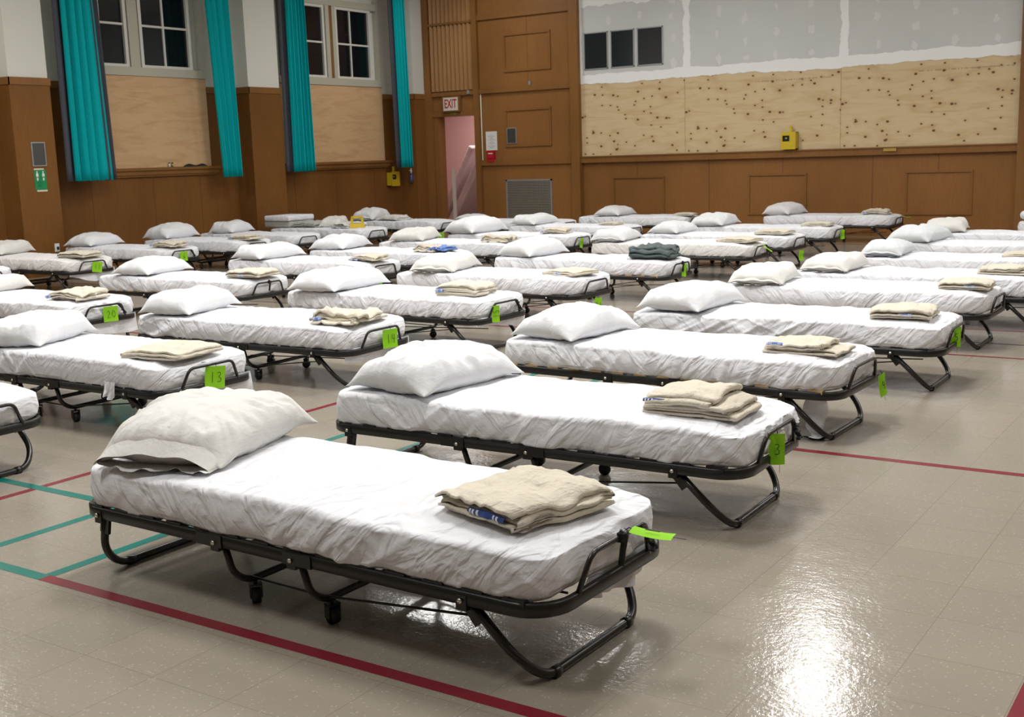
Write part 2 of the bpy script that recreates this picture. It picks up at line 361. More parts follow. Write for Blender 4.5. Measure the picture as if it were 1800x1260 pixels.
# things on the sill
o = MB(); o.cyl((0, 0, 0), (0, 0, .055), .014); o.cyl((0, 0, .055), (0, 0, .075), .012, mi=1)
bt = o.obj('pill_bottle', [M['paper'], M['black']], loc=(XL + .05, 12.66, 1.456)); tag(bt, 'small white bottle with dark cap on the window sill, left of the pair', 'bottle')
o = MB(); o.cyl((0, 0, 0), (0, 0, .055), .014); o.cyl((0, 0, .055), (0, 0, .075), .012, mi=1)
bt = o.obj('pill_bottle', [M['brass'], M['black']], loc=(XL + .05, 12.72, 1.456)); tag(bt, 'small amber bottle with dark cap on the window sill, right of the pair', 'bottle')
# black cloth on sill
V = []; F = []; nx, ny = 24, 8
for j in range(ny + 1):
    for i in range(nx + 1):
        u = i / nx; q = j / ny; h = .035 * math.sin(PI * q) * math.sin(PI * u) ** .4 * (1.1 + .5 * math.sin(u * 9)); V.append((.02 + .06 * q, .48 * u, h))
for j in range(ny):
    for i in range(nx): a = j * (nx + 1) + i; F.append((a, a + 1, a + nx + 2, a + nx + 1))
o = link('cloth', mesh('cloth', V, F, M['black']), loc=(XL, 12.95, 1.456)); tag(o, 'crumpled black cloth lying on the window sill', 'cloth')
# ---- back wall
mb = MB()
DX0, DX1, DZ = -14.25, -13.34, 2.265
mb.box(XL, DX0, YB, YB + .2, 0, CEIL, 0); mb.box(DX0, DX1, YB, YB + .2, DZ, CEIL, 0); mb.box(DX1, XR, YB, YB + .2, 0, CEIL, 0)
wl = tag(mb.obj('wall_back', [M['wood2']]), kind='structure')
# posts, rails, mouldings
def moulding(x0, x1, z0, z1, w=.035, m=0, yy=YB, d=.025):
    mb.box(x0, x1, yy - d, yy, z1 - w, z1, m); mb.box(x0, x1, yy - d, yy, z0, z0 + w, m); mb.box(x0, x0 + w, yy - d * .7, yy, z0 + w, z1 - w, m); mb.box(x1 - w, x1, yy - d * .7, yy, z0 + w, z1 - w, m)
mb = MB()
mb.box(-14.5, -14.36, YB - .10, YB, 0, CEIL); mb.box(-13.34, -13.22, YB - .07, YB, 0, CEIL); mb.box(-11.13, -10.95, YB - .14, YB, 0, CEIL)
mb.box(DX0 - .10, DX0, YB - .03, YB, 0, DZ + .12); mb.box(-14.36, -13.34, YB - .05, YB, DZ, DZ + .09); mb.box(-14.36, -13.34, YB - .06, YB, 2.66, 2.74)
for z in (4.03, 2.66): mb.box(-13.22, -11.13, YB - .05, YB, z, z + .1)
mb.box(-13.22, -11.13, YB - .05, YB, 1.29, 1.40)
moulding(-12.65, -11.60, 3.03, 3.74, .045); moulding(-12.66, -11.62, 1.63, 2.35, .045)
mb.box(-10.95, -3.44, YB - .09, YB, 1.29, 1.41); mb.box(-10.95, -3.44, YB - .11, YB, 1.39, 1.41)
moulding(-10.34, -9.30, .34, 1.03); moulding(-7.73, -6.70, .34, 1.03); moulding(-5.10, -4.08, .34, 1.03)
mb.box(-3.44, -3.26, YB - .14, YB, 0, CEIL)
for x in (-9.84, -8.45, -7.12, -5.62, -4.6): mb.box(x, x + .008, YB - .0015, YB, 1.03 if x in (-9.84, -7.12, -4.6) else 0, 1.29, 1)
for x in (-12.12,): mb.box(x, x + .006, YB - .0015, YB, 2.76, 4.03, 1)
tag(mb.obj('trim_4', [M['trimw'], M['seam']]), kind='structure')
# plywood sheets of the stage infill
for i, (x0, x1, lb) in enumerate(((-10.95, -8.88, 'knotty yellow plywood sheet beside the wooden corner post'), (-8.875, -6.14, 'knotty plywood sheet behind the yellow wall box'), (-6.135, -3.44, 'knotty plywood sheet at the right end of the wall'))):
    mb = MB(); mb.box(0, x1 - x0, 0, .03, 0, 1.33); o = mb.obj('plywood_sheet', M['ply1'], loc=(x0, YB - .04, 1.41)); tag(o, lb, 'plywood sheet', 'plywood sheets along the back wall')
    if i:
        mb = MB(); r2 = random.Random(i); x = (-7.60 if i == 1 else -4.95) - x0; xe = (-6.30 if i == 1 else -3.55) - x0
        xs = [x]; ms = []
        while x < xe:
            lw = r2.uniform(.008, .022); x += lw; xs.append(x); ms.append(0 if r2.random() < .78 else 1); x += r2.choice([.006, .006, .008, .03]); xs.append(x); ms.append(1)
        VV = [(q_, -.0012, zz) for q_ in xs for zz in (1.13, 1.149)]
        for n_, m_ in enumerate(ms): mb.F.append([2 * n_, 2 * n_ + 2, 2 * n_ + 3, 2 * n_ + 1]); mb.S.append(False); mb.M.append(m_)
        mb.V = VV
        st_ = mb.obj('lettering', [M['stamp'], M['ply1']], o); st_['label'] = 'faint grey stamped lettering'
# drywall with joint compound
rnd = random.Random(4)
mb = MB(); DYW = YB - .045; mb.box(-10.95, -3.44, DYW, YB, 2.72, CEIL, 0);
mb2 = MB(); mb2.box(-3.26, XR, YB - .03, YB, 1.4, CEIL, 0); tag(mb2.obj('wall_stage_right', M['drywall']), kind='structure')
SO = [0]
def strip(p0, p1, w, n=60, jag=.25):
    V = []; F = []; SO[0] += .0007
    dx = p1[0] - p0[0]; dz = p1[1] - p0[1]; L = math.hypot(dx, dz); nx_, nz_ = -dz / L, dx / L; ja = jb = 0
    for i in range(n + 1):
        t_ = i / n; ja = ja * .8 + rnd.uniform(-1, 1) * .45; jb = jb * .8 + rnd.uniform(-1, 1) * .45
        for sgn, j in ((-1, ja), (1, jb)):
            o_ = sgn * w / 2 * (1 + jag * j); V.append((p0[0] + dx * t_ + nx_ * o_, DYW - .001 - SO[0], p0[1] + dz * t_ + nz_ * o_))
    for i in range(n): F.append((2 * i, 2 * i + 1, 2 * i + 3, 2 * i + 2))
    mb.add(V, F, 1)
strip((-10.95, 2.785), (-3.44, 2.785), .17, 150, .3); strip((-8.83, 2.8), (-8.83, CEIL), .12, 60, .5); strip((-6.10, 2.8), (-6.10, CEIL), .12, 60, .5)
strip((-10.95, 4.18), (-8.9, 4.16), .26, 40, .5); strip((-10.93, 2.8), (-10.93, 4.2), .05, 30, .6)
for x in (-10.35, -9.7, -9.1, -8.25, -7.75, -7.22, -6.65, -5.55, -4.98, -4.42, -3.8):
    z = 2.98 + rnd.uniform(-.05, .05)
    while z < 4.9:
        if not (-10.9 < x < -9.2 and z < 3.7):
            V = []; rx = rnd.uniform(.03, .07); rz = rnd.uniform(.05, .1); cx = x + rnd.uniform(-.03, .03)
            for q in range(12): a = 2 * PI * q / 12; k = rnd.uniform(.6, 1.25); V.append((cx + rx * k * math.cos(a), DYW - .001, z + rz * k * math.sin(a)))
            mb.add(V, [tuple(range(12))[::-1]], 2)
        z += rnd.choice([.28, .36, .42])
tag(mb.obj('wall_stage', [M['drywall'], M['compound'], mat('thin_compound', (.72, .73, .72), .85)]), kind='structure')
for i, (x0, x1) in enumerate(((-10.86, -10.37), (-10.31, -9.84), (-9.78, -9.28))):
    z0, z1 = 2.95, 3.60; r = tag(empty('window_%d' % (3 + i), (x0, DYW, z0)), kind='structure')
    mb = MB(); ww = x1 - x0; h = z1 - z0
    mb.box(0, ww, -.02, 0, 0, .018); mb.box(0, ww, -.02, 0, h - .018, h); mb.box(0, .018, -.02, 0, 0, h); mb.box(ww - .018, ww, -.02, 0, 0, h); mb.obj('window_frame', M['alu'], r)
    mb = MB(); mb.box(.018, ww - .018, -.012, -.002, .018, h - .018); mb.obj('pane', M['glass2'], r)
# louvre screen above the exit door
r = tag(empty('louvre_screen', (-14.36, YB, 2.74)), 'brown wooden louvre screen of upright slats above the exit sign', 'louvre screen')
mb = MB(); mb.box(0, 1.02, -.012, -.002, 0, CEIL - 2.76); mb.obj('dark_depth_sheet', M['seam'], r)  # dark sheet standing in for the shade in the depth behind the slats
mb = MB(); mb.box(0, 1.02, -.10, 0, 1.27, 1.31); mb.obj('cross_bar', M['trimw'], r)
for k in range(10):
    x = .06 + k * .10; mb = MB(); Mr = Matrix.Rotation(math.radians(-38), 3, 'Z'); mb.obox((x, -.055, (CEIL - 2.78) / 2 + .01), (.018, .082, CEIL - 2.79), Mr); mb.obj('slat', M['woodlt'], r)
# other walls (behind and right of the camera)
mb = MB(); mb.box(XR, XR + .2, YF - .2, YB + .2, 0, 2.7, 0); mb.box(XR, XR + .2, YF - .2, YB + .2, 2.7, CEIL, 1); tag(mb.obj('wall_right', [M['wood'], M['white']]), kind='structure')
mb = MB(); mb.box(XL - .2, XR, YF - .2, YF, 0, 2.7, 0); mb.box(XL - .2, XR, YF - .2, YF, 2.7, CEIL, 1); tag(mb.obj('wall_front', [M['wood'], M['white']]), kind='structure')
# corridor behind the exit door
mb = MB(); mb.box(-18, -12.4, 22.3, 22.4, 0, 3.1); mb.box(-18.1, -18, YB + .2, 22.4, 0, 3.1); mb.box(-12.9, -12.8, YB + .2, 22.4, 0, 3.1); mb.box(-18, -12.4, YB + .2, 22.4, 3.0, 3.1)
mb.box(-18, XL - .2, YB + .2, YB + .3, 0, 3.1)
tag(mb.obj('wall_corridor', M['pink']), kind='structure')
mb = MB(); mb.box(0, .05, 0, .06, 0, 1.24); tag(mb.obj('door_post', M['whitepaint'], loc=(-14.42, 19.6, 0)), 'white painted post standing just inside the exit doorway', 'post')
def rbox(L, W_, T, r, n=5, sag=0):
    bm = bmesh.new(); bmesh.ops.create_cube(bm, size=1); bmesh.ops.scale(bm, vec=(L, W_, T), verts=bm.verts)
    bmesh.ops.bevel(bm, geom=list(bm.edges), offset=r, segments=n, profile=.5, affect='EDGES')
    me = bpy.data.meshes.new('rb'); bm.to_mesh(me); bm.free(); me.polygons.foreach_set('use_smooth', [True] * len(me.polygons)); return me
for (bx, by, ang, lb, hh) in ((-15.62, 21.1, 60, 'plastic wrapped mattress leaning beyond the exit door, rear of the pair', 1.9), (-15.10, 20.75, 57, 'plastic wrapped mattress leaning beyond the exit door, front of the pair', 1.6)):
    me = rbox(hh, .85, .17, .05); me.materials.append(M['wrap']); a = math.radians(ang)
    # stands on its short end, top leaning to the right
    cx = bx + hh / 2 * math.cos(a) ; cz = hh / 2 * math.sin(a) + .085 * math.cos(a)
    o = link('wrapped_mattress', me, loc=(cx, by, cz), rot=(0, -a, 0)); tag(o, lb, 'mattress', 'wrapped mattresses in the corridor')
# ------------------------------------------------------------------ curtains
def curtain(y0b, y1b, y0t, y1t, zb, lab, folds, lin, seed):
    r = random.Random(seed); N = folds * 14; K = 22; X0 = XP + .06
    V = []; F = []; ph = [r.uniform(-.5, .5) for _ in range(folds + 2)]; am = [r.uniform(.6, 1.2) for _ in range(folds + 2)]
    for k in range(K + 1):
        q = k / K; z = zb + (4.95 - zb) * q
        for i in range(N + 1):
            u = i / N; fi = u * folds; a = am[int(fi) % len(am)] * (1 - fi % 1) + am[(int(fi) + 1) % len(am)] * (fi % 1)
            y = (y0b * (1 - q) + y0t * q) * (1 - u) + (y1b * (1 - q) + y1t * q) * u + .012 * math.sin(fi * 4 * PI)
            x = X0 + .085 * a * math.sin(fi * 2 * PI + ph[int(fi) % len(ph)] * .0 + .5 * q * math.sin(fi)) * (1 - .12 * q)
            V.append((x, y, z + (.008 * math.sin(fi * 2 * PI) if k == 0 else 0)))
    for k in range(K):
        for i in range(N): a = k * (N + 1) + i; F.append((a, a + 1, a + N + 2, a + N + 1))
    cy = (y0b + y1b) / 2; V = [(x - X0, y - cy, z - zb) for x, y, z in V]
    o = link('curtain', mesh('curtain', V, F, M['teal']), loc=(X0, cy, zb)); md = o.modifiers.new('thick', 'SOLIDIFY'); md.thickness = .004
    tag(o, lab, 'curtain', 'teal curtains beside the windows')
    for (a, b) in lin:
        V = []; F = []
        for k in range(K + 1):
            q = k / K; z = (4.95 - zb) * q
            for i in range(9):
                u = i / 8; y = a + (b - a) * u + ((y0t - y0b) if a < cy else (y1t - y1b)) * q; V.append((-.045 + .03 * math.sin(u * PI * 2.2), y - cy, z))
        for k in range(K):
            for i in range(8): c = k * 9 + i; F.append((c, c + 1, c + 10, c + 9))
        l = link('lining', mesh('lining', V, F, M['liner']), o); l['label'] = 'dark grey curtain lining'
        md = l.modifiers.new('thick', 'SOLIDIFY'); md.thickness = .003
curtain(10.60, 11.25, 10.62, 11.14, 1.30, 'wide teal curtain with grey lining beside the green poster, leftmost curtain', 4, [(10.50, 10.72), (11.18, 11.34)], 1)
curtain(13.40, 13.82, 13.22, 13.78, 1.27, 'teal curtain at the right side of the window nearer the green poster', 4, [], 2)
curtain(15.02, 15.56, 15.06, 15.5, 1.31, 'teal curtain at the left side of the window nearer the exit', 6, [(14.89, 15.08)], 3)
curtain(17.99, 18.31, 17.94, 18.25, 1.31, 'narrow teal curtain nearest the exit door', 4, [(17.89, 18.02)], 5)
# ------------------------------------------------------------------ small wall things
mb = MB(); mb.box(0, .015, 0, .215, 0, .33); r = mb.obj('speaker_grille', M['alu'], loc=(XP, 9.98, 1.525)); tag(r, 'small grey speaker grille on the left pilaster above the green poster', 'grille')
mb = MB(); mb.box(.012, .019, .014, .201, .014, .316); mb.obj('mesh', M['mesh'], r)
mb = MB(); mb.box(0, .003, 0, .185, 0, .27); r = mb.obj('poster', M['poster'], loc=(XP, 9.99, 1.205)); tag(r, 'green distancing poster with two white figures on the left pilaster', 'poster')
for yy in (.045, .14):
    mb = MB(); X = .0045
    def disc(cy, cz, ry, rz): mb.add([(X, cy + ry * math.cos(2 * PI * q / 14), cz + rz * math.sin(2 * PI * q / 14)) for q in range(14)], [tuple(range(14))])
    disc(yy, .243, .010, .012); disc(yy, .198, .020, .034); disc(yy, .150, .012, .032); q = mb.obj('figure', M['paper'], r)
mb = MB()
for z in (.115, .10, .085, .062, .05, .038): mb.box(.003, .004, .04, .04 + .07 + .02 * math.sin(z * 99), z, z + .006)
mb.obj('print', M['posterink'], r)
mb = MB(); mb.box(.003, .006, 0, .155, .27, .292); mb.obj('tape', M['conduit'], r); mb = MB(); mb.box(.003, .006, .02, .185, -.028, -.004); mb.obj('tape', M['conduit'], r)
mb = MB(); mb.box(0, .006, 0, .075, 0, .115, 0); mb.box(.006, .02, .03, .06, .03, .07, 1); r = mb.obj('wall_outlet', [M['paper'], M['black']], loc=(XP, 10.2, .33)); tag(r, 'white wall outlet with black plug low on the left pilaster', 'outlet')
def yellow_box(loc, rz, lab):
    r = tag(empty('yellow_wall_box', loc, rz), lab, 'wall box', 'yellow boxes on the walls')
    mb = MB(); w_, h, d = .25, .28, .13
    mb.box(-w_ / 2, w_ / 2, -d, 0, 0, .012); mb.box(-w_ / 2, w_ / 2, -d, 0, h - .012, h); mb.box(-w_ / 2, -w_ / 2 + .01, -d, 0, 0, h); mb.box(w_ / 2 - .01, w_ / 2, -d, 0, 0, h); mb.box(-w_ / 2, w_ / 2, -.008, 0, 0, h)
    # front panel with a square opening
    x0, x1, z0, z1 = -.10, .02, .13, .225
    mb.box(-w_ / 2, x0, -d - .004, -d + .004, 0, h); mb.box(x1, w_ / 2, -d - .004, -d + .004, 0, h); mb.box(x0, x1, -d - .004, -d + .004, 0, z0); mb.box(x0, x1, -d - .004, -d + .004, z1, h)
    mb.obj('housing', M['yellow'], r)
    mb = MB(); mb.box(x0, x1, -d + .02, -d + .03, z0, z1); mb.obj('inner_panel', M['black'], r)
    mb = MB(); mb.cyl((-.04, -d + .03, .18), (-.04, -d - .0, .18), .018); mb.obj('button', M['brass'], r)
    mb = MB(); mb.box(.0, .04, -.08, -.05, h, h + .10); mb.obj('handle', M['yellow'], r)
yellow_box((-6.96, YB - .045, 1.42), 0, 'yellow plastic box with a dark square opening on the knotty plywood')
yellow_box((XL + .002, 18.2, .95), PI / 2, 'yellow plastic box under the window sill beside the narrow teal curtain')
mb = MB(); mb.cyl((0, 0, 0), (0, 0, .16), .032, 16); mb.cyl((0, 0, .16), (0, 0, .19), .022, 14)
r = mb.obj('sanitiser_bottle', M['bluebottle'], loc=(-14.62, 18.51, 1.0)); tag(r, 'slim blue pump bottle mounted on the pilaster left of the exit door', 'bottle')
mb = MB(); mb.cyl((0, 0, .19), (0, 0, .25), .018); mb.cyl((0, 0, .24), (0, -.05, .24), .009); mb.ball((0, 0, .27), .015); mb.obj('pump', M['paper'], r)
# exit sign
def text_mesh(txt, size, depth, m):
    c = bpy.data.curves.new('t', 'FONT'); c.body = txt; c.size = size; c.extrude = depth; c.align_x = 'CENTER'; c.align_y = 'CENTER'; c.offset = size * .012
    o = bpy.data.objects.new('t', c); COL.objects.link(o); dg = bpy.context.evaluated_depsgraph_get(); me = bpy.data.meshes.new_from_object(o.evaluated_get(dg)); bpy.data.objects.remove(o)
    me.materials.clear(); me.materials.append(m); return me
r = tag(empty('exit_sign', (-13.86, YB - .05, 2.50)), 'white exit sign with red letters above the doorway', 'exit sign')
mb = MB(); mb.box(-.21, .21, -.06, 0, -.15, .15); mb.obj('housing', M['trimw'], r)
mb = MB(); mb.box(-.175, .175, -.066, -.058, -.125, .125); mb.obj('face', mat('sign_face', (.70, .66, .56), .5), r)
link('lettering', text_mesh('EXIT', .235, .002, M['redink']), r, loc=(0, -.069, 0), rot=(PI / 2, 0, 0), scale=(.62, 1, 1))
mb = MB(); mb.box(-.07, .07, -.008, 0, -.022, .022); r = mb.obj('name_plate', M['brass'], loc=(-13.85, YB - .05, 2.315)); tag(r, 'small brass plate over the exit doorway', 'plate')
mb = MB(); mb.box(-.1, .1, -.008, 0, -.022, .022); r = mb.obj('name_plate', M['brass'], loc=(-5.32, YB - .11, 1.365)); tag(r, 'small brass plate on the rail under the right plywood sheet', 'plate')
mb = MB(); mb.box(-.025, .025, -.03, 0, -.035, .035); r = mb.obj('switch', M['alu'], loc=(-13.45, YB - .06, 2.71)); tag(r, 'small grey switch on the beam above the exit sign', 'switch')
mb = MB(); mb.box(-.025, .025, -.03, 0, -.035, .035); r = mb.obj('switch', M['alu'], loc=(-12.07, YB - .0, 2.80)); tag(r, 'small grey switch under the upper square moulding', 'switch')
mb = MB(); mb.box(-.13, .13, -.006, 0, 0, .36)
r = mb.obj('notice', M['paper'], loc=(-12.99, YB - .001, 1.50 + .08)); tag(r, 'white paper notice above the red fire alarm', 'notice')
mb = MB()
for k in range(11): wv = .05 + .04 * math.sin(k * 2.3); mb.box(-wv, wv, -.0075, -.006, .05 + k * .024, .056 + k * .024)
mb.obj('print', mat('grey_print', (.3, .3, .3), .8), r)
r = tag(empty('fire_alarm', (-12.99, YB - .001, 1.36)), 'red fire alarm pull station below the white notice', 'fire alarm')
mb = MB(); mb.box(-.085, .085, -.06, 0, 0, .215); mb.obj('housing', M['red'], r); mb = MB(); mb.box(-.06, .06, -.075, -.058, .075, .125); mb.obj('pull_bar', M['redink'], r)
mb = MB(); mb.box(-.05, .05, -.064, -.06, .15, .17); mb.obj('lettering', M['paper'], r)
mb = MB(); mb.tube(bend([(-13.20, YB - .02, 2.66), (-13.20, YB - .02, 1.385), (-13.06, YB - .02, 1.385)], .03), .013)
o = mb.obj('conduit', M['conduit']); tag(o, 'ivory conduit running down to the red fire alarm', 'conduit')
mb = MB(); mb.box(0, .215, -.02, 0, 0, .30); r = mb.obj('speaker_grille', M['alu'], loc=(-12.62, YB - .001, 1.69)); tag(r, 'small grey speaker grille inside the lower square moulding', 'grille')
mb = MB(); mb.box(.015, .20, -.024, -.018, .015, .285); mb.obj('mesh', M['mesh'], r)
r = tag(empty('air_grille', (-12.68, YB, .25)), 'large steel air return grille low on the wood panel wall', 'grille')
mb = MB(); mb.box(0, 1.04, -.02, 0, 0, .03); mb.box(0, 1.04, -.02, 0, .73, .76); mb.box(0, .03, -.02, 0, 0, .76); mb.box(1.01, 1.04, -.02, 0, 0, .76); mb.obj('frame', M['alu'], r)
mb = MB(); mb.box(.03, 1.01, -.014, -.004, .03, .73); mb.obj('grid', M['grille'], r)
# ================================================================== COTS
CL, CW = 2.05, .72
RZ = .245
def rrect(a, b, r, z, n=7):
    P = []
    for cx, cy, a0 in ((a - r, b - r, 0), (-a + r, b - r, 90), (-a + r, -b + r, 180), (a - r, -b + r, 270)):
        for q in range(n + 1):
            t_ = math.radians(a0 + 90 * q / n); P.append((cx + r * math.cos(t_), cy + r * math.sin(t_), z))
    return P
def cot_meshes():
    D = {}
    a, b = CL / 2, CW / 2
    mb = MB(); pr = [(-.011, -.017), (-.011, .017), (-.006, .021), (.006, .021), (.011, .017), (.011, -.017), (.006, -.021), (-.006, -.021)]
    mb.sweep(rrect(a - .01, b - .01, .12, RZ), pr, True, 0)
    for x in (-.30, .10):
        for s in (-1, 1): mb.obox((x, s * (b - .008), RZ), (.12, .027, .040), None, 0)
    for x in (-a + .14, a - .29, a - .95, a - 1.30):
        for s in (-1, 1): mb.obox((x, s * (b - .006), RZ - .012), (.036, .020, .045), None, 0); mb.cyl((x, s * (b + .006), RZ - .005), (x, s * (b + .012), RZ - .005), .008, 8, 1)
    D['rail_frame'] = mb.me('rail_frame', [M['rail'], M['steel']])
    for nm, m in (('slat_deck', M['rail']), ('slat_deck_pine', M['plyslat'])):
        mb = MB(); n = 14
        for k in range(n):
            x = -a + .12 + (CL - .24) * k / (n - 1); V = []; F = []
            mb.box(x - .03, x + .03, -b + .03, b - .03, RZ + .016, RZ + .025, 0)
            for s in (-1, 1): mb.box(x - .036, x + .036, s * (b - .028) - .022, s * (b - .028) + .022, RZ + .010, RZ + .028, 0 if nm.endswith('pine') else 1)
        D[nm] = mb.me(nm, [m, M['rail']])
    # end legs: bent U tubes
    def uleg(xt, xb, spread):
        y = b - .03
        P = [(xt, -y, RZ - .01), (xt + (xb - xt) * .72, -y + .005, .095), (xb, -y + .075, .016), (xb, y - .075, .016), (xt + (xb - xt) * .72, y - .005, .095), (xt, y, RZ - .01)]
        mb = MB(); mb.tube(bend(P, .07), .0145, 10)
        for s in (-1, 1): mb.obox((xt + (xb - xt) * .10, s * (y + .0), RZ - .045), (.045, .012, .075), Matrix.Rotation(math.atan2(-(xb - xt), .25) * 1, 3, 'Y'), 0); mb.cyl((xb, s * (y - .11), .016), (xb, s * (y - .14), .016), .018, 10, 0)
        return mb
    D['foot_leg'] = uleg(a - .29, a - .085, 0).me('foot_leg', [M['tube']])
    D['head_leg'] = uleg(-a + .14, -a + .09, 0).me('head_leg', [M['tube']])
    def mid(xt, sg):
        y = b - .035; xb = xt + sg * .035
        P = [(xt, -y, RZ - .01), (xb, -y + .004, .125), (xb + sg * .01, -y + .06, .088), (xb + sg * .01, y - .06, .088), (xb, y - .004, .125), (xt, y, RZ - .01)]
        mb = MB(); mb.tube(bend(P, .055), .0125, 10); return mb
    D['mid_leg_a'] = mid(a - 1.30, 1).me('wheel_leg', [M['tube']]); D['mid_leg_b'] = mid(a - .95, 1).me('wheel_leg', [M['tube']])
    mb = MB(); mb.cyl((0, 0, .062), (0, 0, .088), .007, 8)
    for s in (-1, 1): mb.obox((0, s * .019, .045), (.03, .004, .05))
    mb.obox((0, 0, .066), (.034, .042, .006)); D['fork'] = mb.me('caster', [M['rail']])
    mb = MB(); mb.cyl((0, -.014, .0275), (0, .014, .0275), .0275, 18); D['wheel'] = mb.me('wheel', [M['rubber']])
    mb = MB()
    for s in (-1, 1): mb.tube([(a - 1.26, s * (b - .10), .10), (a - .92, s * (b - .10), .095), (a - .24, s * (b - .045), .185)], .004, 6)
    mb.tube([(a - 1.26, .05, .10), (a - .20, .05, .14)], .004, 6)
    D['linkage_rod'] = mb.me('linkage_rod', [M['tube']])
    # retaining bar at the foot
    P = [(a - .008, -.21, RZ), (a + .012, -.155, RZ + .122), (a + .012, .155, RZ + .122), (a - .008, .21, RZ)]
    mb = MB(); mb.tube(bend(P, .035, 6), .0085, 10); D['retaining_bar'] = mb.me('retaining_bar', [M['tube']])
    mb = MB(); mb.tube([(a + .012, 0, RZ + .122 + .0), (a + .02, .0, RZ + .138), (a + .03, .005, RZ + .13), (a + .022, .0, RZ + .085), (a + .02, -.01, RZ + .04)], .010, 8); mb.obox((a + .020, .002, RZ + .122), (.024, .03, .028)); mb.V = [(x, y * .7 , z) for x, y, z in mb.V]; D['strap_a'] = mb.me('strap', [M['black']])
    mb = MB(); mb.sweep([(a + .02, .12, RZ + .12), (a + .012, .16, RZ + .085), (a + .03, .185, RZ + .035)], [(-.009, -.004), (-.009, .004), (.009, .004), (.009, -.004)], smooth=False)
    for k in range(3): mb.obox((a + .03, .14 + .012 * k, RZ + .10 - k * .03), (.018, .014, .008), Matrix.Rotation(.6, 3, 'X'))
    D['strap_b'] = mb.me('strap', [M['black']])
    return D
D = cot_meshes()
def mattress(seed, hi=False, a=None, kx=1.0, amp=1.0, m='sheet', thick=.145):
    A = CL / 2 - .025; Bh = CW / 2 - .006; R = .10; z0 = RZ + .020; z1 = z0 + thick
    s = 2 if hi else 1
    nx, ny, nc = 78 * s, 26 * s, 7 * s
    # profile (inset, z, side weight, top weight)
    pf = [(.10, z0, 0, 0), (.040, z0 - .002, .1, 0), (.012, z0 - .004, .5, 0), (.002, z0 + .008, .9, 0)]
    ns = 7 * s
    for k in range(1, ns + 1): q = k / ns; pf.append((.002 - .010 * math.sin(PI * q), z0 + .008 + (thick - .008 - .028) * q, 1, 0))
    nr = 4 * s
    for k in range(1, nr + 1):
        t_ = PI / 2 * k / nr; pf.append((.002 + .028 * (1 - math.cos(t_)), z1 - .028 + .028 * math.sin(t_), math.cos(t_), math.sin(t_)))
    nt = 12 * s
    for k in range(1, nt + 1): q = k / nt; pf.append((.030 + (Bh - .030) * q, z1 + .008 * math.sin(PI / 2 * q), 0, 1))
    rings = []; 
    pts = []
    for (d, z, sw, tw) in pf:
        Rd = max(R - d, .004); hx = A - d; hy = max(Bh - d, 0.0)
        if hy < Rd: Rd = max(hy, 1e-4)
        X = []; Y = []; NX = []; NY = []
        def seg(x0, y0, x1, y1, n, nx_, ny_):
            for q in range(n): X.append(x0 + (x1 - x0) * q / n); Y.append(y0 + (y1 - y0) * q / n); NX.append(nx_); NY.append(ny_)
        def arc(cx, cy, a0, n):
            for q in range(n):
                t_ = math.radians(a0 + 90 * q / n); X.append(cx + Rd * math.cos(t_)); Y.append(cy + Rd * math.sin(t_)); NX.append(math.cos(t_)); NY.append(math.sin(t_))
        seg(-hx + Rd, -hy, hx - Rd, -hy, nx, 0, -1); arc(hx - Rd, -hy + Rd, 270, nc); seg(hx, -hy + Rd, hx, hy - Rd, ny, 1, 0); arc(hx - Rd, hy - Rd, 0, nc)
        seg(hx - Rd, hy, -hx + Rd, hy, nx, 0, 1); arc(-hx + Rd, hy - Rd, 90, nc); seg(-hx, hy - Rd, -hx, -hy + Rd, ny, -1, 0); arc(-hx + Rd, -hy + Rd, 180, nc)
        pts.append((np.array(X), np.array(Y), np.array(NX), np.array(NY), z, sw, tw))
    # arc length on the outer ring
    X, Y = pts[5][0], pts[5][1]; dl = np.hypot(np.diff(X, append=X[0]), np.diff(Y, append=Y[0])); S = np.concatenate([[0], np.cumsum(dl)[:-1]]); N = len(S)
    V = []
    for (X, Y, NX, NY, z, sw, tw) in pts:
        h = (z - z0)
        kd = 1.5 * noise(S * .55, 0, seed + 9) + .9 * np.sign(np.sin(S * 1.25 + seed))
        q = S + kd * h
        env = .55 + .45 * noise(S * 1.7, h * 2, seed + 3)
        r1 = np.clip(ridge(q * 6.5, h * 1.0 + S * .5, seed), 0, 1) ** 2; r2 = np.clip(ridge((S - kd * 1.3 * h) * 9 + 5, h * 1.5 + S * .7, seed + 12), 0, 1) ** 2.2; f = (1.15 * r1 + .75 * r2 * sstep(-.3, .4, noise(S * 1.3, 3, seed + 13)) - .35 + .30 * ridge(q * 15, h * 2.5, seed + 1) * env + .25 * noise(q * 28, h * 14, seed + 2))
        grow = 1.15 - .6 * h / thick
        dsp = .022 * amp * f * env * grow
        corner = np.exp(-((np.abs(X) - A) ** 2 + (np.abs(Y) - Bh) ** 2) / .012)
        dsp = dsp * (1 - .25 * corner) - .012 * corner * (.4 + .6 * (1 - h / thick))
        top = .0045 * noise(X * 3 + 7, Y * 4, seed + 5) + .0035 * ridge(X * 5 + Y * 3.5, Y * 2 - X * .8, seed + 6) * sstep(-.2, .6, noise(X * 1.4, Y * 2, seed + 7)) + .0018 * ridge(X * 13 - Y * 7, Y * 9, seed + 8)
        edge = np.exp(-(Bh - np.abs(Y)) / .05) + np.exp(-(A - np.abs(X)) / .06)
        zz = z + tw * (1.5 * top * amp - .010 * corner - .004 * edge * (.5 + .5 * ridge(X * 6 + Y * 6, 0, seed + 4)))
        zz = zz - .022 * tw * np.exp(-(A - X) / .09)               # softened foot end
        zz = zz + (1 - tw) * (h < .02) * .010 * ridge(S * 5, 0, seed + 11)  # wavy lower hem
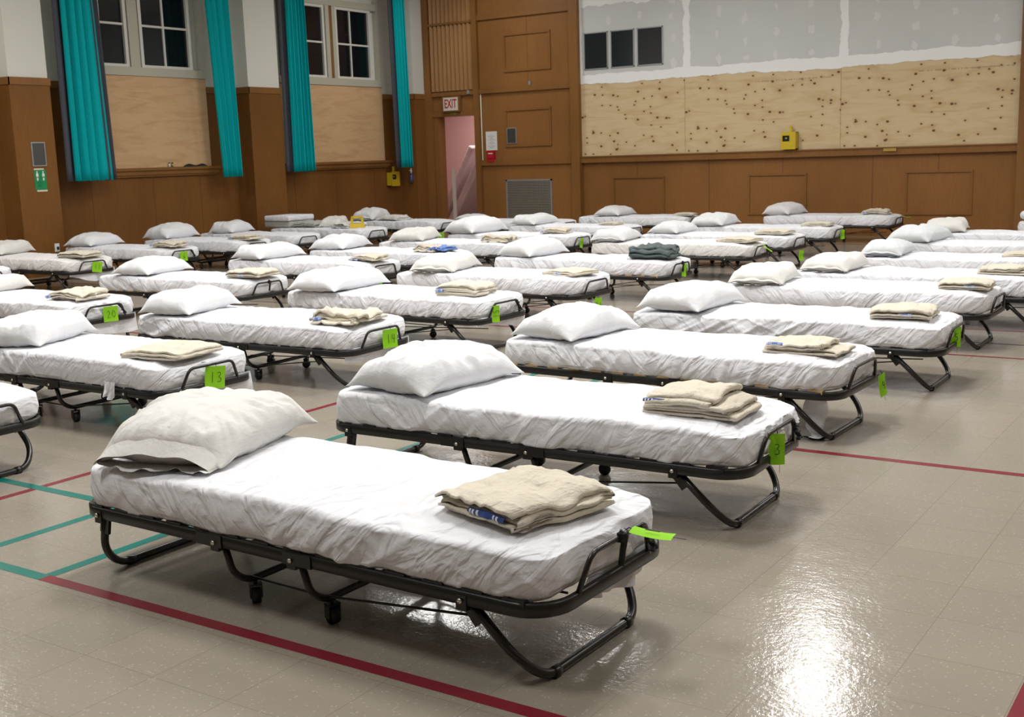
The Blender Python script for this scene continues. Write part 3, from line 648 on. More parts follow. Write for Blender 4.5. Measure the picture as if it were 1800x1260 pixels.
        V.append(np.stack([X + NX * dsp * sw, Y + NY * dsp * sw, zz], 1))
    K = len(V); V = np.concatenate(V); F = []; mi = []
    for k in range(K - 1):
        for i in range(N):
            j = (i + 1) % N; F.append((k * N + i, k * N + j, (k + 1) * N + j, (k + 1) * N + i))
    F.append(tuple(range(N))[::-1])
    me = mesh('mattress', V, F, M[m]); return me
def tail(seed, y0, y1, drop, flare=.05, x=CL / 2 - .015, ztop=RZ + .005, tip=.0, side=None):
    """loose end of the sheet hanging behind the foot rail"""
    nx, nz = 26, 16; V = []; F = []
    for k in range(nz + 1):
        q = k / nz
        for i in range(nx + 1):
            u = i / nx; y = y0 + (y1 - y0) * u; y += flare * q * (u - .5) * 2
            dd = drop * (.72 + .28 * float(noise(u * 2.2 + seed, 0, seed))) * (1 - .75 * (abs(u - tip) ** 1.3 if tip else 0))
            z = ztop + .02 - (dd + .02) * q; xx = x - .02 + .016 * math.sin(u * 11 + seed + q * 1.5) * q + .01 * math.sin(u * 23 + seed) * q - .01 * q
            V.append((xx, y, z) if side is None else (y, side + (xx - x), z))
    for k in range(nz):
        for i in range(nx): a = k * (nx + 1) + i; F.append((a, a + 1, a + nx + 2, a + nx + 1))
    return mesh('sheet_tail', V, F, M['sheet'])
# position of every cot: (x of foot rail, y of near rail, turn in degrees, mattress variant, options)
COTS = {
'A1': (-1.55, 2.47, -1.2, 'h1', 'ab'), 'A2': (-1.63, 3.96, 1.2, 'h2', 'b'), 'A3': (-1.75, 5.47, -1.5, 'h3', 'p'), 'A4': (-1.62, 6.88, .8, 'h4', 's'), 'A5': (-1.69, 8.45, 0, 'm1', 's'),
'A6': (-1.50, 9.5, .5, 'm2', ''), 'A7': (-1.45, 10.95, -.5, 'm3', ''), 'A8': (-1.6, 12.6, .5, 'm4', ''), 'A9': (-1.6, 14.1, 0, 'm5', ''), 'A10': (-.9, 16.2, 0, 'm2', ''),
'B12': (-5.02, 2.70, 0, 'm3', ''), 'B13': (-4.95, 4.03, 0, 'h5', 't'), 'B14': (-4.92, 5.48, .8, 'h6', 't'), 'B15': (-4.93, 6.95, -1.5, 'h3', 'tb'), 'B16': (-5.0, 8.5, -1, 'm1', ''), 'B17': (-4.95, 10.1, 0, 'm2', 'pa'),
'B6': (-4.95, 12.2, .8, 'm3w', 'b'), 'B7': (-4.95, 13.45, 0, 'm4', ''), 'B8': (-4.95, 14.95, .5, 'm5', ''), 'B9': (-4.87, 17.5, 0, 'm1', ''),
'C20': (-7.97, 5.65, 0, 'm5', 'tb'), 'C2': (-7.93, 7.45, 1, 'm4', 'pa'), 'C3': (-7.93, 9.15, 0, 'm3', ''), 'C4': (-7.85, 10.35, -1, 'm2', ''), 'C5': (-7.9, 11.75, 0, 'm1', ''), 'C6': (-7.8, 13.1, -1, 'm5', ''),
'C7': (-7.95, 14.9, 0, 'm4', ''), 'C8': (-8.05, 17.2, 0, 'm3', ''),
'D0': (-12.0, 7.2, 0, 'm2', ''), 'D11': (-12.02, 8.6, 0, 'm3w', 't'), 'D2': (-12.15, 10.1, .5, 'm4', 'b'), 'D3': (-12.1, 11.4, 0, 'm1', ''), 'D4': (-12.25, 12.6, 0, 'm2', ''), 'D5': (-12.0, 13.9, 0, 'm5', ''),
'D6': (-12.05, 15.85, 0, 'm3', ''), 'D7': (-9.75, 16.05, 0, 'm4', '')}
WHERE = {'A1': 'nearest the camera', 'A10': 'farthest right by the back wall', 'B12': 'cut off low at the left edge', 'B13': 'with card 13', 'B14': 'with card 14', 'B15': 'with sideways card 15', 'B16': 'with upside-down card 16', 'B17': 'with the slate grey blanket', 'B6': 'right behind the slate grey blanket', 'B7': 'two behind the slate grey blanket', 'B8': 'three behind the slate grey blanket', 'B9': 'below the yellow box on plywood', 'C20': 'with card 20', 'C2': 'right behind the cot with card 20', 'C3': 'right in front of the blue-bordered blanket', 'C4': 'with the blue-bordered blanket', 'C5': 'right behind the blue-bordered blanket', 'C6': 'two behind the blue-bordered blanket', 'C7': 'in front of the steel air grille', 'C8': 'beside the wooden corner post', 'D0': 'at the left edge above card 20', 'D11': 'with card 11', 'D2': 'with card 6', 'D3': 'right behind the cot with card 6', 'D4': 'two behind the cot with card 6', 'D5': 'with the spare mattress pads', 'D6': 'below the window nearer the exit', 'D7': 'in front of the exit doorway', 'A2': 'second nearest in the right-hand column', 'A3': 'third nearest in the right-hand column', 'A4': 'fourth nearest in the right-hand column', 'A5': 'fifth nearest in the right-hand column', 'A6': 'sixth nearest in the right-hand column', 'A7': 'seventh nearest in the right-hand column', 'A8': 'eighth nearest in the right-hand column', 'A9': 'ninth nearest in the right-hand column'}
MATT = {}
for k, (sd, hi, amp, m_) in {'h1': (11, 1, 1.15, 'sheet'), 'h2': (23, 1, 1.1, 'sheet'), 'h3': (37, 1, 1.0, 'sheet'), 'h4': (41, 1, 1.1, 'sheet'), 'h5': (53, 1, 1.1, 'sheet'), 'h6': (67, 1, 1.1, 'sheet'),
                             'm1': (71, 0, 1.1, 'sheet'), 'm2': (83, 0, 1.0, 'sheet'), 'm3': (97, 0, 1.1, 'sheet'), 'm4': (103, 0, 1.0, 'sheet'), 'm5': (113, 0, 1.1, 'sheet'), 'm3w': (127, 0, 1.1, 'sheet_warm')}.items():
    MATT[k] = mattress(sd, bool(hi), amp=amp, m=m_)
ROOT = {}
NEARSET = {'A1', 'A2', 'A3', 'A4', 'B12', 'B13', 'B14', 'B15', 'C20'}
for k, (xf, yn, rot, mv, opt) in COTS.items():
    rz = math.radians(rot); c = Vector((xf, yn + CW / 2, 0)) - Vector((CL / 2 * math.cos(rz), CL / 2 * math.sin(rz), 0))
    r = empty('folding_cot', c, rz); ROOT[k] = r
    tag(r, 'folding cot ' + WHERE[k], 'folding cot', 'folding cots set out in columns')
    link('rail_frame', D['rail_frame'], r)
    link('slat_deck', D['slat_deck_pine' if 'p' in opt else 'slat_deck'], r)
    link('leg', D['foot_leg'], r); link('leg', D['head_leg'], r); link('wheel_leg', D['mid_leg_a'], r); link('wheel_leg', D['mid_leg_b'], r)
    a = CL / 2
    for x in (a - 1.255, a - .905):
        for s in (-1, 1):
            ca = link('caster', D['fork'], r, loc=(x, s * (CW / 2 - .12), 0), rot=(0, 0, .4 * s + x)); link('wheel', D['wheel'], ca)
    link('linkage_rod', D['linkage_rod'], r); link('retaining_bar', D['retaining_bar'], r)
    if 'a' in opt: link('strap', D['strap_a'], r)
    if 'b' in opt: link('strap', D['strap_b'], r)
    m_ = link('mattress', MATT[mv], r)
    if 't' in opt: link('sheet_tail', tail(len(k) + ord(k[-1]), -.30, .33, .16, .02, tip=.85), m_)
link('sheet_tail', tail(5, -.10, .26, .10, .0, tip=.6), [c for c in ROOT['A1'].children if c.name.startswith('mattress')][0])
link('sheet_tail', tail(8, a - .43, a - .33, .11, -.02, side=-CW / 2 - .004, ztop=RZ + .04, tip=.5), [c for c in ROOT['B13'].children if c.name.startswith('mattress')][0])
# the long hanging sheet corner at the third cot
def hanging():
    V = []; F = []; n, kz = 28, 30
    for k in range(kz + 1):
        q = k / kz; z = RZ + .01 - (RZ + .004) * min(q / .93, 1)
        wv = .030 + .026 * math.sin(PI * min(q * 1.15, 1)) ; wv *= (1 - .55 * sstep(.75, .93, q)); 
        if q > .93: wv = .03 + .03 * (q - .93) / .07
        for i in range(n):
            t_ = 2 * PI * i / n; rr = 1 + .18 * math.sin(3 * t_ + q * 4) + .1 * math.sin(5 * t_ - q * 7)
            V.append((.012 * math.sin(q * 3) + wv * .5 * rr * math.cos(t_), wv * rr * math.sin(t_), z))
    for k in range(kz):
        for i in range(n): j = (i + 1) % n; F.append((k * n + i, k * n + j, (k + 1) * n + j, (k + 1) * n + i))
    F.append(tuple(range(kz * n, kz * n + n)))
    return mesh('sheet_tail', V, F, M['sheet'])
link('sheet_tail', hanging(), [c for c in ROOT['A3'].children if c.name.startswith('mattress')][0], loc=(CL / 2 - .16, -.24, 0), rot=(0, 0, PI / 2))
# ------------------------------------------------------------------ pillows
def pillow(seed, a=.235, b=.33, H=.15, N=44, m='case', pinch=.07, dent=1.0, amp=1.0):
    """long side along y; lies on z = 0"""
    g = np.sin(np.linspace(-1, 1, N + 1) * PI / 2) * .5 + np.linspace(-1, 1, N + 1) * .5
    U, W = np.meshgrid(g, g)
    e = np.clip((1 - U ** 2) * (1 - W ** 2), 0, 1)
    T = (1 - np.abs(U) ** 2.1) ** .50 * (1 - np.abs(W) ** 2.3) ** .46
    pinch *= .45; X = a * U * (1 - pinch * (1 - W ** 2) * np.abs(U)); Y = b * W * (1 - pinch * .8 * (1 - U ** 2) * np.abs(W))
    ang = np.arctan2(Y, X); rad = np.hypot(U, W)
    rim = sstep(.35, 1.0, np.maximum(np.abs(U), np.abs(W))) * (e > 1e-6)
    wr = ridge(ang * 5.5 + .4 * noise(X * 4, Y * 4, seed), rad * 1.6, seed) * .010 + ridge(ang * 12, rad * 2, seed + 1) * .005
    soft = .018 * dent * noise(X * 5 + 3, Y * 5, seed + 2) + .009 * ridge(X * 7 + Y * 5, Y * 5 - X * 3, seed + 3) * sstep(-.1, .5, noise(X * 4, Y * 4, seed + 4)) + .003 * ridge(X * 18, Y * 15, seed + 5)
    amp_e = np.clip(e * 5, 0, 1)
    seam = H * (.38 + .08 * noise(ang * 1.3, 0, seed + 6)) * (1 - .78 * sstep(1.05, 1.40, rad)) * np.ones_like(X)
    top = seam + (H * .66 * T + (wr * rim * amp + soft) * amp_e)
    bot = seam - (seam - .001) * np.clip(T * 1.7, 0, 1) ** .8 + .004 * ridge(ang * 9, rad, seed + 7) * rim * amp_e
    X2 = X + .006 * noise(W * 4, U, seed + 8); Y2 = Y + .006 * noise(U * 4, W, seed + 9)
    V = np.concatenate([np.stack([X2, Y2, top], -1).reshape(-1, 3), np.stack([X2, Y2, np.minimum(bot, top - 0)], -1).reshape(-1, 3)])
    n = N + 1; F = []; o = n * n
    for j in range(N):
        for i in range(N):
            q = j * n + i; F.append((q, q + 1, q + n + 1, q + n)); F.append((o + q, o + q + n, o + q + n + 1, o + q + 1))
    me = bpy.data.meshes.new('pillow'); bm = bmesh.new(); vs = [bm.verts.new(v) for v in V]
    for f in F: bm.faces.new([vs[i] for i in f])
    bmesh.ops.remove_doubles(bm, verts=bm.verts, dist=.0006); bm.to_mesh(me); bm.free()
    me.materials.append(M[m]); me.polygons.foreach_set('use_smooth', [True] * len(me.polygons)); return me
def hem(seed, a=.235, b=.33, H=.15, end=-1, ext=.09, m='case'):
    """open end of the pillowcase: an upper and a lower flap reaching past the pillow"""
    n, k = 46, 9; V = []; F = []; mi = []
    for lay in (0, 1):
        o = len(V)
        for j in range(k + 1):
            q = j / k
            for i in range(n + 1):
                u = -1 + 2 * i / n; x = a * u * (.97 - .05 * q); y = end * (b * .84 + (ext + b * .12) * q)
                if lay == 0:
                    z = H * ((.36 * (1 - q) + .16 * q) * (1 - abs(u) ** 4 * .75) + (.36 * (1 - q) + .13 * q) * (1 - abs(u) ** 2.1) ** .5) + .005 + .004 * math.sin(u * 9 + seed) * q
                else:
                    z = .004 + .012 * max(0, math.sin(u * 13 + seed)) * q * q + H * .08 * abs(u) ** 5 * (1 - .3 * q); y += end * .02 * q * math.sin(u * 5 + seed)
                V.append((x, y, z))
        for j in range(k):
            for i in range(n): c = o + j * (n + 1) + i; F.append((c, c + 1, c + n + 2, c + n + 1))
    # join the two flaps along their sides
    L = (n + 1)
    for j in range(k):
        for i in (0, n): a0 = j * L + i; b0 = (k + 1) * L + j * L + i; F.append((a0, a0 + L, b0 + L, b0))
    return mesh('pillowcase_hem', V, F, M[m])
PM = {}
for i, (sd, H, m_) in enumerate(((5, .15, 'case'), (17, .165, 'case'), (29, .14, 'case'), (31, .15, 'case'), (43, .155, 'case_grey'), (59, .15, 'case_warm'))): PM[i] = pillow(sd, H=H, m=m_)
PMnear = {'A1': pillow(101, .255, .355, .19, 80, 'case_warm', .05, 1.0, 1.3), 'A2': pillow(211, .255, .345, .175, 80, 'case', .09, .8, 1.1), 'A3': pillow(307, .24, .33, .165, 70, 'case', .08, 1.0), 'B13': pillow(401, .25, .34, .17, 70, 'case', .06), 'B14': pillow(503, .24, .33, .155, 60, 'case', .07), 'A4': pillow(601, .24, .33, .16, 60, 'case', .08), 'B15': pillow(701, .25, .36, .16, 60, 'case', .05)}
TOPZ = RZ + .020 + .145 + .008
def on_cot(k, x, y, dz=0):
    r = ROOT[k]; c, s = math.cos(r.rotation_euler.z), math.sin(r.rotation_euler.z); lx = CL / 2 + x
    return (r.location.x + c * lx - s * y, r.location.y + s * lx + c * y, TOPZ + dz)
# key: (local x from foot, local y, scale, turn, mesh, hem end)
PIL = {
'A1': (-1.77, .06, 1.0, 17, None, -1), 'A2': (-1.66, .00, 1.0, -8, None, 0), 'A3': (-1.70, -.02, .97, -8, None, 0), 'A4': (-1.70, -.03, 1.0, -6, None, 0), 'A5': (-1.73, -.05, .93, 6, 5, -1), 'A6': (-1.70, -.03, .9, -4, 5, -1),
'A7': (-1.72, -.03, .86, 0, 4, -1), 'A8': (-1.70, -.01, 1.05, -10, 4, 0), 'A9': (-1.78, -.02, 1.0, 8, 5, 0), 'A10': (-1.62, -.02, 1.0, 5, 0, 0),
'B13': (-1.52, -.04, .96, 22, None, 0), 'B14': (-1.74, -.05, .95, 10, None, 0), 'B15': (-1.66, -.04, 1.04, 3, None, 0), 'B16': (-1.63, -.03, 1.0, 12, 5, -1), 'B17': (-1.70, -.03, 1.0, -8, 1, 0),
'B6': (-1.82, -.02, .95, 4, 3, -1), 'B7': (-1.67, -.02, .95, -5, 2, 0), 'B8': (-1.75, -.03, 1.08, 0, 0, 0), 'B9': (-1.77, -.02, 1.0, -8, 1, 0),
'C20': (-1.66, .08, .9, 10, 5, 0), 'C2': (-1.55, -.02, 1.04, 8, 2, 0), 'C3': (-1.64, -.04, 1.05, -4, 3, 0), 'C4': (-1.80, .03, 1.06, 10, 0, 0), 'C5': (-1.62, -.03, 1.04, 15, 5, 0), 'C6': (-1.75, 0, 1.2, -5, 1, 0), 'C7': (-1.71, -.03, 1.04, -6, 3, 0), 'C8': (-1.46, -.02, 1.05, 0, 2, 0),
'D11': (-1.85, .06, .95, 14, 5, 0), 'D2': (-1.73, -.04, 1.05, 10, 2, 0), 'D3': (-1.78, .0, 1.06, 6, 1, 0), 'D4': (-1.60, -.02, .95, 12, 3, 0), 'D6': (-1.68, -.03, 1.02, 8, 0, -1), 'D7': (-2.0, .1, .8, 0, 4, 0)}
HEM = {-1: {5: hem(2, H=.12, ext=.02, m='case_warm'), 4: hem(4, H=.12, ext=.02, m='case_grey'), 3: hem(5, H=.12, ext=.02), 0: hem(7, H=.12, ext=.02)}, 'A1': hem(3, .255, .355, .19, -1, .055, 'case_warm')}
TONE = {'A1': 'ivory', 5: 'ivory', 4: 'greyish white'}
for k, (x, y, s, rot, mi_, hm) in PIL.items():
    p = link('pillow', PMnear[k] if mi_ is None else PM[mi_], loc=on_cot(k, x, y), rot=(0, 0, ROOT[k].rotation_euler.z + math.radians(rot)), scale=(s, s, {'D7': .5, 'D6': 1.35, 'D2': 1.15, 'D3': 1.2, 'D4': 1.2, 'D11': 1.1}.get(k, s)))
    if k == 'A10': p.location.z += .135
    tone = TONE.get(mi_ if mi_ is not None else k, 'white')
    tag(p, '%s pillow%s on the cot %s' % (tone, ' with open case' if hm else '', WHERE[k]), 'pillow', 'pillows on the folding cots')
    if hm: link('pillowcase_hem', HEM['A1'] if k == 'A1' else HEM[-1][mi_], p)
# ------------------------------------------------------------------ folded blankets
def folded(seed, w=.38, d=.32, layers=4, gap=.013, th=.007, m='cream', mess=1.0, tiers=None, N=34):
    """serpentine folded cloth, profile in xz, extruded along y"""
    r = random.Random(seed); P = []; z = th / 2 + .002
    lays = tiers or [(w, 0)] * layers
    for i, (lw, off) in enumerate(lays):
        x0, x1 = off - lw / 2, off + lw / 2
        if i % 2: x0, x1 = x1, x0
        n = 16
        for q in range(n + 1):
            u = q / n; P.append((x0 + (x1 - x0) * u, z, i))
        if i < len(lays) - 1:
            sg = 1 if x1 > x0 else -1
            for q in range(1, 6):
                t_ = PI * q / 6; P.append((x1 + sg * gap * .55 * math.sin(t_), z + gap * (1 - math.cos(t_)) / 2, i + .5))
        z += gap
    P = np.array(P); X = P[:, 0]; Z = P[:, 1]; L = P[:, 2]
    n = len(X); top = Z.max()
    lift = [r.uniform(0, .006) for _ in range(len(lays) + 1)]
    V = []
    for j in range(N + 1):
        v = j / N; y = -d / 2 + d * v
        e0 = math.exp(-v / .12); e1 = math.exp(-(1 - v) / .12)
        yj = (noise(L * 3.3, 0, seed + 3) * .018 * mess) * e0 - (noise(L * 3.3, 5, seed + 4) * .018 * mess) * e1
        x = X * (1 + .02 * noise(v * 2.5 + L * .0, L * 1.7, seed)) + .008 * mess * noise(v * 4, L * 2.1, seed + 1)
        k = (Z / top)
        zz = Z + .006 * mess * noise(x * 9, y * 9, seed + 2) * k + .004 * mess * ridge(x * 16 + y * 9, y * 10, seed + 5) * k + .003 * mess * ridge(x * 7, y * 30 + L, seed + 6) * (e0 + .2)
        cr = 1 - .30 * np.clip((np.abs(x) / (w / 2)) ** 6, 0, 1) - .16 * (abs(2 * v - 1) ** 5); zz = zz * cr
        zz = np.maximum(zz, th / 2)
        x = x * (1 - .05 * abs(2 * v - 1) ** 7); y2 = y * (1 - .05 * np.clip(np.abs(x) / (w / 2), 0, 1) ** 7); V.append((x, y2 + yj, zz))
    # thickness normals in profile
    out = []
    for (x, y, z_) in V:
        dx = np.gradient(x); dz = np.gradient(z_); l = np.hypot(dx, dz) + 1e-9; nx_, nz_ = -dz / l, dx / l
        out.append(np.concatenate([np.stack([x + nx_ * th / 2, y, z_ + nz_ * th / 2], 1), np.stack([x - nx_ * th / 2, y, z_ - nz_ * th / 2], 1)[::-1]]))
    K = 2 * n; VV = np.concatenate(out); F = []
    for j in range(N):
        for i in range(K): q = (i + 1) % K; F.append((j * K + i, j * K + q, (j + 1) * K + q, (j + 1) * K + i))
    for base in (0, N * K):
        for i in range(n - 1): f = (base + i, base + i + 1, base + K - 2 - i, base + K - 1 - i); F.append(f if base else f[::-1])
    VV[:, 2] -= VV[:, 2].min()
    return mesh('folded_blanket', VV, F, M[m])
def border(seed, L, h, depth=.012, m='bluecloth'):
    V = []; F = []; n = 20
    for i in range(n + 1):
        u = i / n
        for q in range(6):
            t_ = PI * (q / 5 - .5); V.append((L * (u - .5), -depth * math.cos(t_) + .002 * math.sin(u * 20 + seed), h / 2 * math.sin(t_) * (1 - .3 * abs(2 * u - 1) ** 3)))
    for i in range(n):
        for q in range(5): a = i * 6 + q; F.append((a, a + 6, a + 7, a + 1))
    me = mesh('striped_border', V, F, [M[m], M['paper']], mi=[1 if (i // 5) % 20 in (1, 3, 5, 14, 16) and (i % 5) in (1, 2, 3) else 0 for i in range(n * 5)]); return me
M['navy'] = cloth('navy_blue_border', (.035, .07, .26), .6, 300, 2)
BM = {'neat': folded(3, .36, .34, 4, .013), 'flat': folded(9, .36, .34, 3, .011), 'thick': folded(15, .36, .32, 6, .012, mess=1.2),
      'tier': folded(21, .42, .33, m='cream', gap=.0135, tiers=[(.43, 0), (.42, .0), (.40, -.01), (.31, -.045), (.31, -.045), (.30, -.045)], mess=1.3),
      'tier2': folded(27, .42, .30, m='cream', gap=.0115, tiers=[(.41, 0), (.40, .0), (.32, -.035), (.32, -.035)], mess=1.4),
      'messy': folded(33, .34, .33, 4, .013, mess=3.0), 'messy2': folded(39, .36, .30, 4, .012, mess=2.6),
      'grey': folded(45, .38, .34, 5, .016, th=.011, m='greyblanket', mess=3.2), 'comf': folded(51, .5, .42, 4, .026, th=.018, m='comforter', mess=4.5), 'A1': folded(57, .37, .38, 5, .0125, th=.006, mess=1.7, N=60)}
BDR = {'a': border(1, .16, .018, m='navy'), 'b': border(2, .09, .018), 'c': border(3, .07, .02)}
# key: (x from foot, y, mesh, scale, turn, border (mesh, lx, lz, side) , description)
BLK = {
'A1': (-.30, -.03, 'A1', 1.0, -14, ('a', .06, .026), 'folded cream blanket with navy edge'), 'A2': (-.30, -.05, 'tier', .93, -1, ('a', -.12, .046), 'cream blanket folded in two tiers'), 'A3': (-.27, -.06, 'tier2', .95, 2, ('b', -.13, .036), 'cream blanket with blue striped edge'),
'A4': (-.30, -.04, 'neat', .98, 4, ('b', .04, .02), 'thick folded cream blanket with blue edge'), 'A5': (-.21, -.05, 'neat', .95, 3, ('b', .05, .02), 'rounded cream blanket with blue edge'), 'A6': (-.32, -.02, 'tier2', .98, -6, None, 'loosely folded cream blanket'),
'A7': (-.52, -.02, 'flat', .9, 5, None, 'flat folded cream blanket'), 'B13': (-.24, -.05, 'flat', 1.12, 8, None, 'flat neatly folded cream blanket'), 'B14': (-.23, -.06, 'messy', 1.03, 8, ('c', -.12, .02), 'rumpled cream blanket with a blue end'),
'B15': (-.33, -.05, 'thick', 1.0, 4, ('c', -.13, .03), 'thick cream blanket roll with blue edge'), 'B16': (-.24, -.04, 'flat', 1.0, -10, ('b', .0, .012), 'thin folded cream blanket with blue edge'), 'B17': (-.27, -.04, 'grey', 1.05, 8, None, 'slate grey wool blanket'),
'B6': (-.24, -.04, 'flat', 1.1, -6, None, 'flat cream blanket with a dark edge'), 'B7': (-.30, -.04, 'flat', 1.08, 0, None, 'thin cream blanket'), 'B8': (-.28, -.03, 'flat', 1.02, 5, None, 'thin cream blanket'), 'B9': (-.33, -.04, 'messy2', 1.0, 0, ('c', -.14, .02), 'cream blanket with a blue end'),
'C20': (-.27, -.05, 'messy2', 1.02, 5, ('c', -.15, .02), 'rumpled cream blanket with a blue end'), 'C2': (-.19, .0, 'neat', 1.02, 6, ('c', .0, .018), 'cream blanket with a blue patch'), 'C3': (-.16, -.05, 'messy2', .85, 2, ('a', -.12, .012), 'cream blanket with a navy corner'),
'C4': (-.30, -.04, 'messy', .95, -4, None, 'cream blanket with a wide blue border'), 'C5': (-.28, -.04, 'messy', 1.05, 12, None, 'rumpled thin cream blanket'), 'C6': (-.39, -.03, 'messy2', .95, 10, ('c', -.14, .02), 'rumpled cream blanket with a blue end'),
'C7': (-.38, -.03, 'flat', .78, 0, None, 'small folded cream blanket'), 'C8': (-.16, -.04, 'flat', .92, 8, None, 'flat cream blanket'), 'D11': (-.20, -.03, 'neat', 1.05, 12, None, 'neatly folded cream blanket'), 'D2': (-.22, -.04, 'messy2', 1.0, 8, ('c', -.15, .02), 'cream blanket with a blue end'),
'D3': (-.20, -.03, 'tier2', 1.0, 6, ('c', -.13, .02), 'cream blanket with a blue end'), 'D5': (-1.36, -.06, 'comf', .92, 5, None, 'crumpled grey comforter')}
for k, (x, y, mk, s, rot, bd, desc) in BLK.items():
    b_ = link('folded_blanket', BM[mk], loc=on_cot(k, x, y), rot=(0, 0, ROOT[k].rotation_euler.z + math.radians(rot)), scale=(s, s, s * {'B17': 1.5, 'A1': 1.2, 'D5': .9, 'A2': 1.25}.get(k, 1.35)))
    tag(b_, '%s on the cot %s' % (desc, WHERE[k]), 'blanket', 'folded blankets on the cots')
    if bd:
        dd = {'tier': .165, 'tier2': .15, 'thick': .16, 'messy2': .15, 'A1': .19}.get(mk, .17)
        q = link('striped_border', BDR[bd[0]], b_, loc=(bd[1], -dd + .002, bd[2])); q['label'] = 'blue striped blanket edge'
    if k == 'C4':
        me = folded(63, .20, .30, 3, .013, m='bluecloth', mess=1.6); q = link('blanket_border', me, b_, loc=(.16, -.02, .004)); q['label'] = 'blue end of the blanket'
# ------------------------------------------------------------------ number cards
STROKES = {'0': [[(.5, 0), (.15, .2), (.05, .6), (.3, .97), (.7, .9), (.9, .5), (.75, .1), (.5, 0)]], '1': [[(.5, 0), (.5, 1)]], '2': [[(.1, .75), (.4, 1), (.8, .8), (.6, .4), (.1, 0), (.95, .03)]],
 '3': [[(.1, .9), (.5, 1), (.8, .8), (.4, .52), (.85, .35), (.7, .05), (.1, .05)]], '4': [[(.15, 1), (.1, .45), (.9, .45)], [(.65, .95), (.65, -.05)]], '5': [[(.85, 1), (.2, 1), (.15, .55), (.6, .6), (.9, .3), (.6, 0), (.1, .05)]],
 '6': [[(.7, 1), (.25, .6), (.15, .2), (.5, 0), (.85, .2), (.6, .48), (.2, .35)]], '7': [[(.1, 1), (.9, 1), (.4, 0)]], '8': [[(.5, .5), (.15, .75), (.5, 1), (.85, .75), (.5, .5), (.1, .2), (.5, 0), (.9, .2), (.5, .5)]], '9': [[(.8, .7), (.5, .95), (.2, .7), (.5, .5), (.8, .7), (.7, 0)]]}
def digits(txt, h=.045, up=0):
    mb = MB(); w_ = h * .55; n = len(txt); x0 = -(n * w_ + (n - 1) * w_ * .35) / 2
    for i, ch in enumerate(txt):
        for st in STROKES[ch]:
            P = bend([(x0 + i * w_ * 1.35 + px * w_, -.0018, (py - .5) * h) for px, py in st], .004, 2); mb.sweep(P, [(-.0015, -.0007), (-.0015, .0007), (.0015, .0007), (.0015, -.0007)], smooth=False, up=Vector((0, 1, 0)))
    if up: mb.V = [tuple(Matrix.Rotation(up, 3, 'Y') @ Vector(v)) for v in mb.V]
    return mb.me('number', [M['ink']])
def card_mesh(w_=.105, h=.125, curl=.006):
    V = []; F = []; n = 8
    for j in range(n + 1):
        for i in range(n + 1):
            u = i / n - .5; v = j / n; V.append((u * w_, curl * math.sin(v * 2.6) - curl * .5 * math.cos(u * 3), -h * v))
    for j in range(n):
        for i in range(n): a = j * (n + 1) + i; F.append((a, a + 1, a + n + 2, a + n + 1))
    return mesh('card', V, F, M['green'])
CARD = card_mesh(.125, .125); CARDN = card_mesh(.062, .125)
mb = MB(); mb.tube([(0, 0, -.006), (0, -.004, .008), (0, .004, .018), (0, .0, .022)], .0016, 6); mb.tube([(.0, 0, .0), (.01, .008, -.03), (.012, .008, -.16)], .0008, 5); TIE = mb.me('tie', [M['black']])
# key: (local y on the bar, number text, turn of card about z, swing, number rotation, description)
TAGS = {
'A1': (.05, '1', 0, 'flat', 0, 'lying flat on the foot bar'), 'A2': (-.075, '3', 60, 0, 0, 'turned edge-on, reading 3'), 'A3': (.20, '4', 15, 'out', 0, 'swinging outward edge-on'), 'A4': (.02, '5', 55, 'in', 0, 'tucked behind the foot bar'), 'A6': (.0, '7', 0, 'flat', 0, 'lying flat at the right edge of the picture'),
'B13': (.02, '13', 12, 0, 0, 'reading 13'), 'B14': (.06, '14', 12, 0, 0, 'reading 14'), 'B15': (-.15, '15', 30, 'low', -PI / 2, 'turned sideways, reading 15'), 'B16': (-.02, '16', 45, 'under', PI, 'hanging below the rail upside down, reading 16'), 'B17': (.05, '17', 20, 0, 0, 'tilted above the slate grey blanket cot foot'), 'B6': (.0, '18', 10, 'flat', 0, 'lying tilted over the foot bar'),
'B7': (.0, '19', 45, 'under', 0, 'hanging below the rail, in the centre column'), 'B8': (.08, '21', 40, 0, 0, 'on the third foot bar behind the slate grey blanket'), 'B9': (.08, '22', 15, 'flat', 0, 'at the back wall cot below the yellow wall box'),
'C20': (.04, '20', 12, 0, 0, 'reading 20 at the left edge'), 'C6': (-.04, '25', 8, 0, 0, 'tilted, on the foot bar two behind the blue-bordered blanket'), 'D11': (.05, '11', 12, 0, 0, 'reading 11 by the left wall'), 'D2': (.0, '6', 0, 0, 0, 'reading 6 below the wide teal curtain'), 'C3': (-.16, '23', 30, 'under', 0, 'mostly hidden below a bare foot bar'), 'D6': (-.25, '24', 30, 'under', 0, 'mostly hidden beside an ivory pillow')}
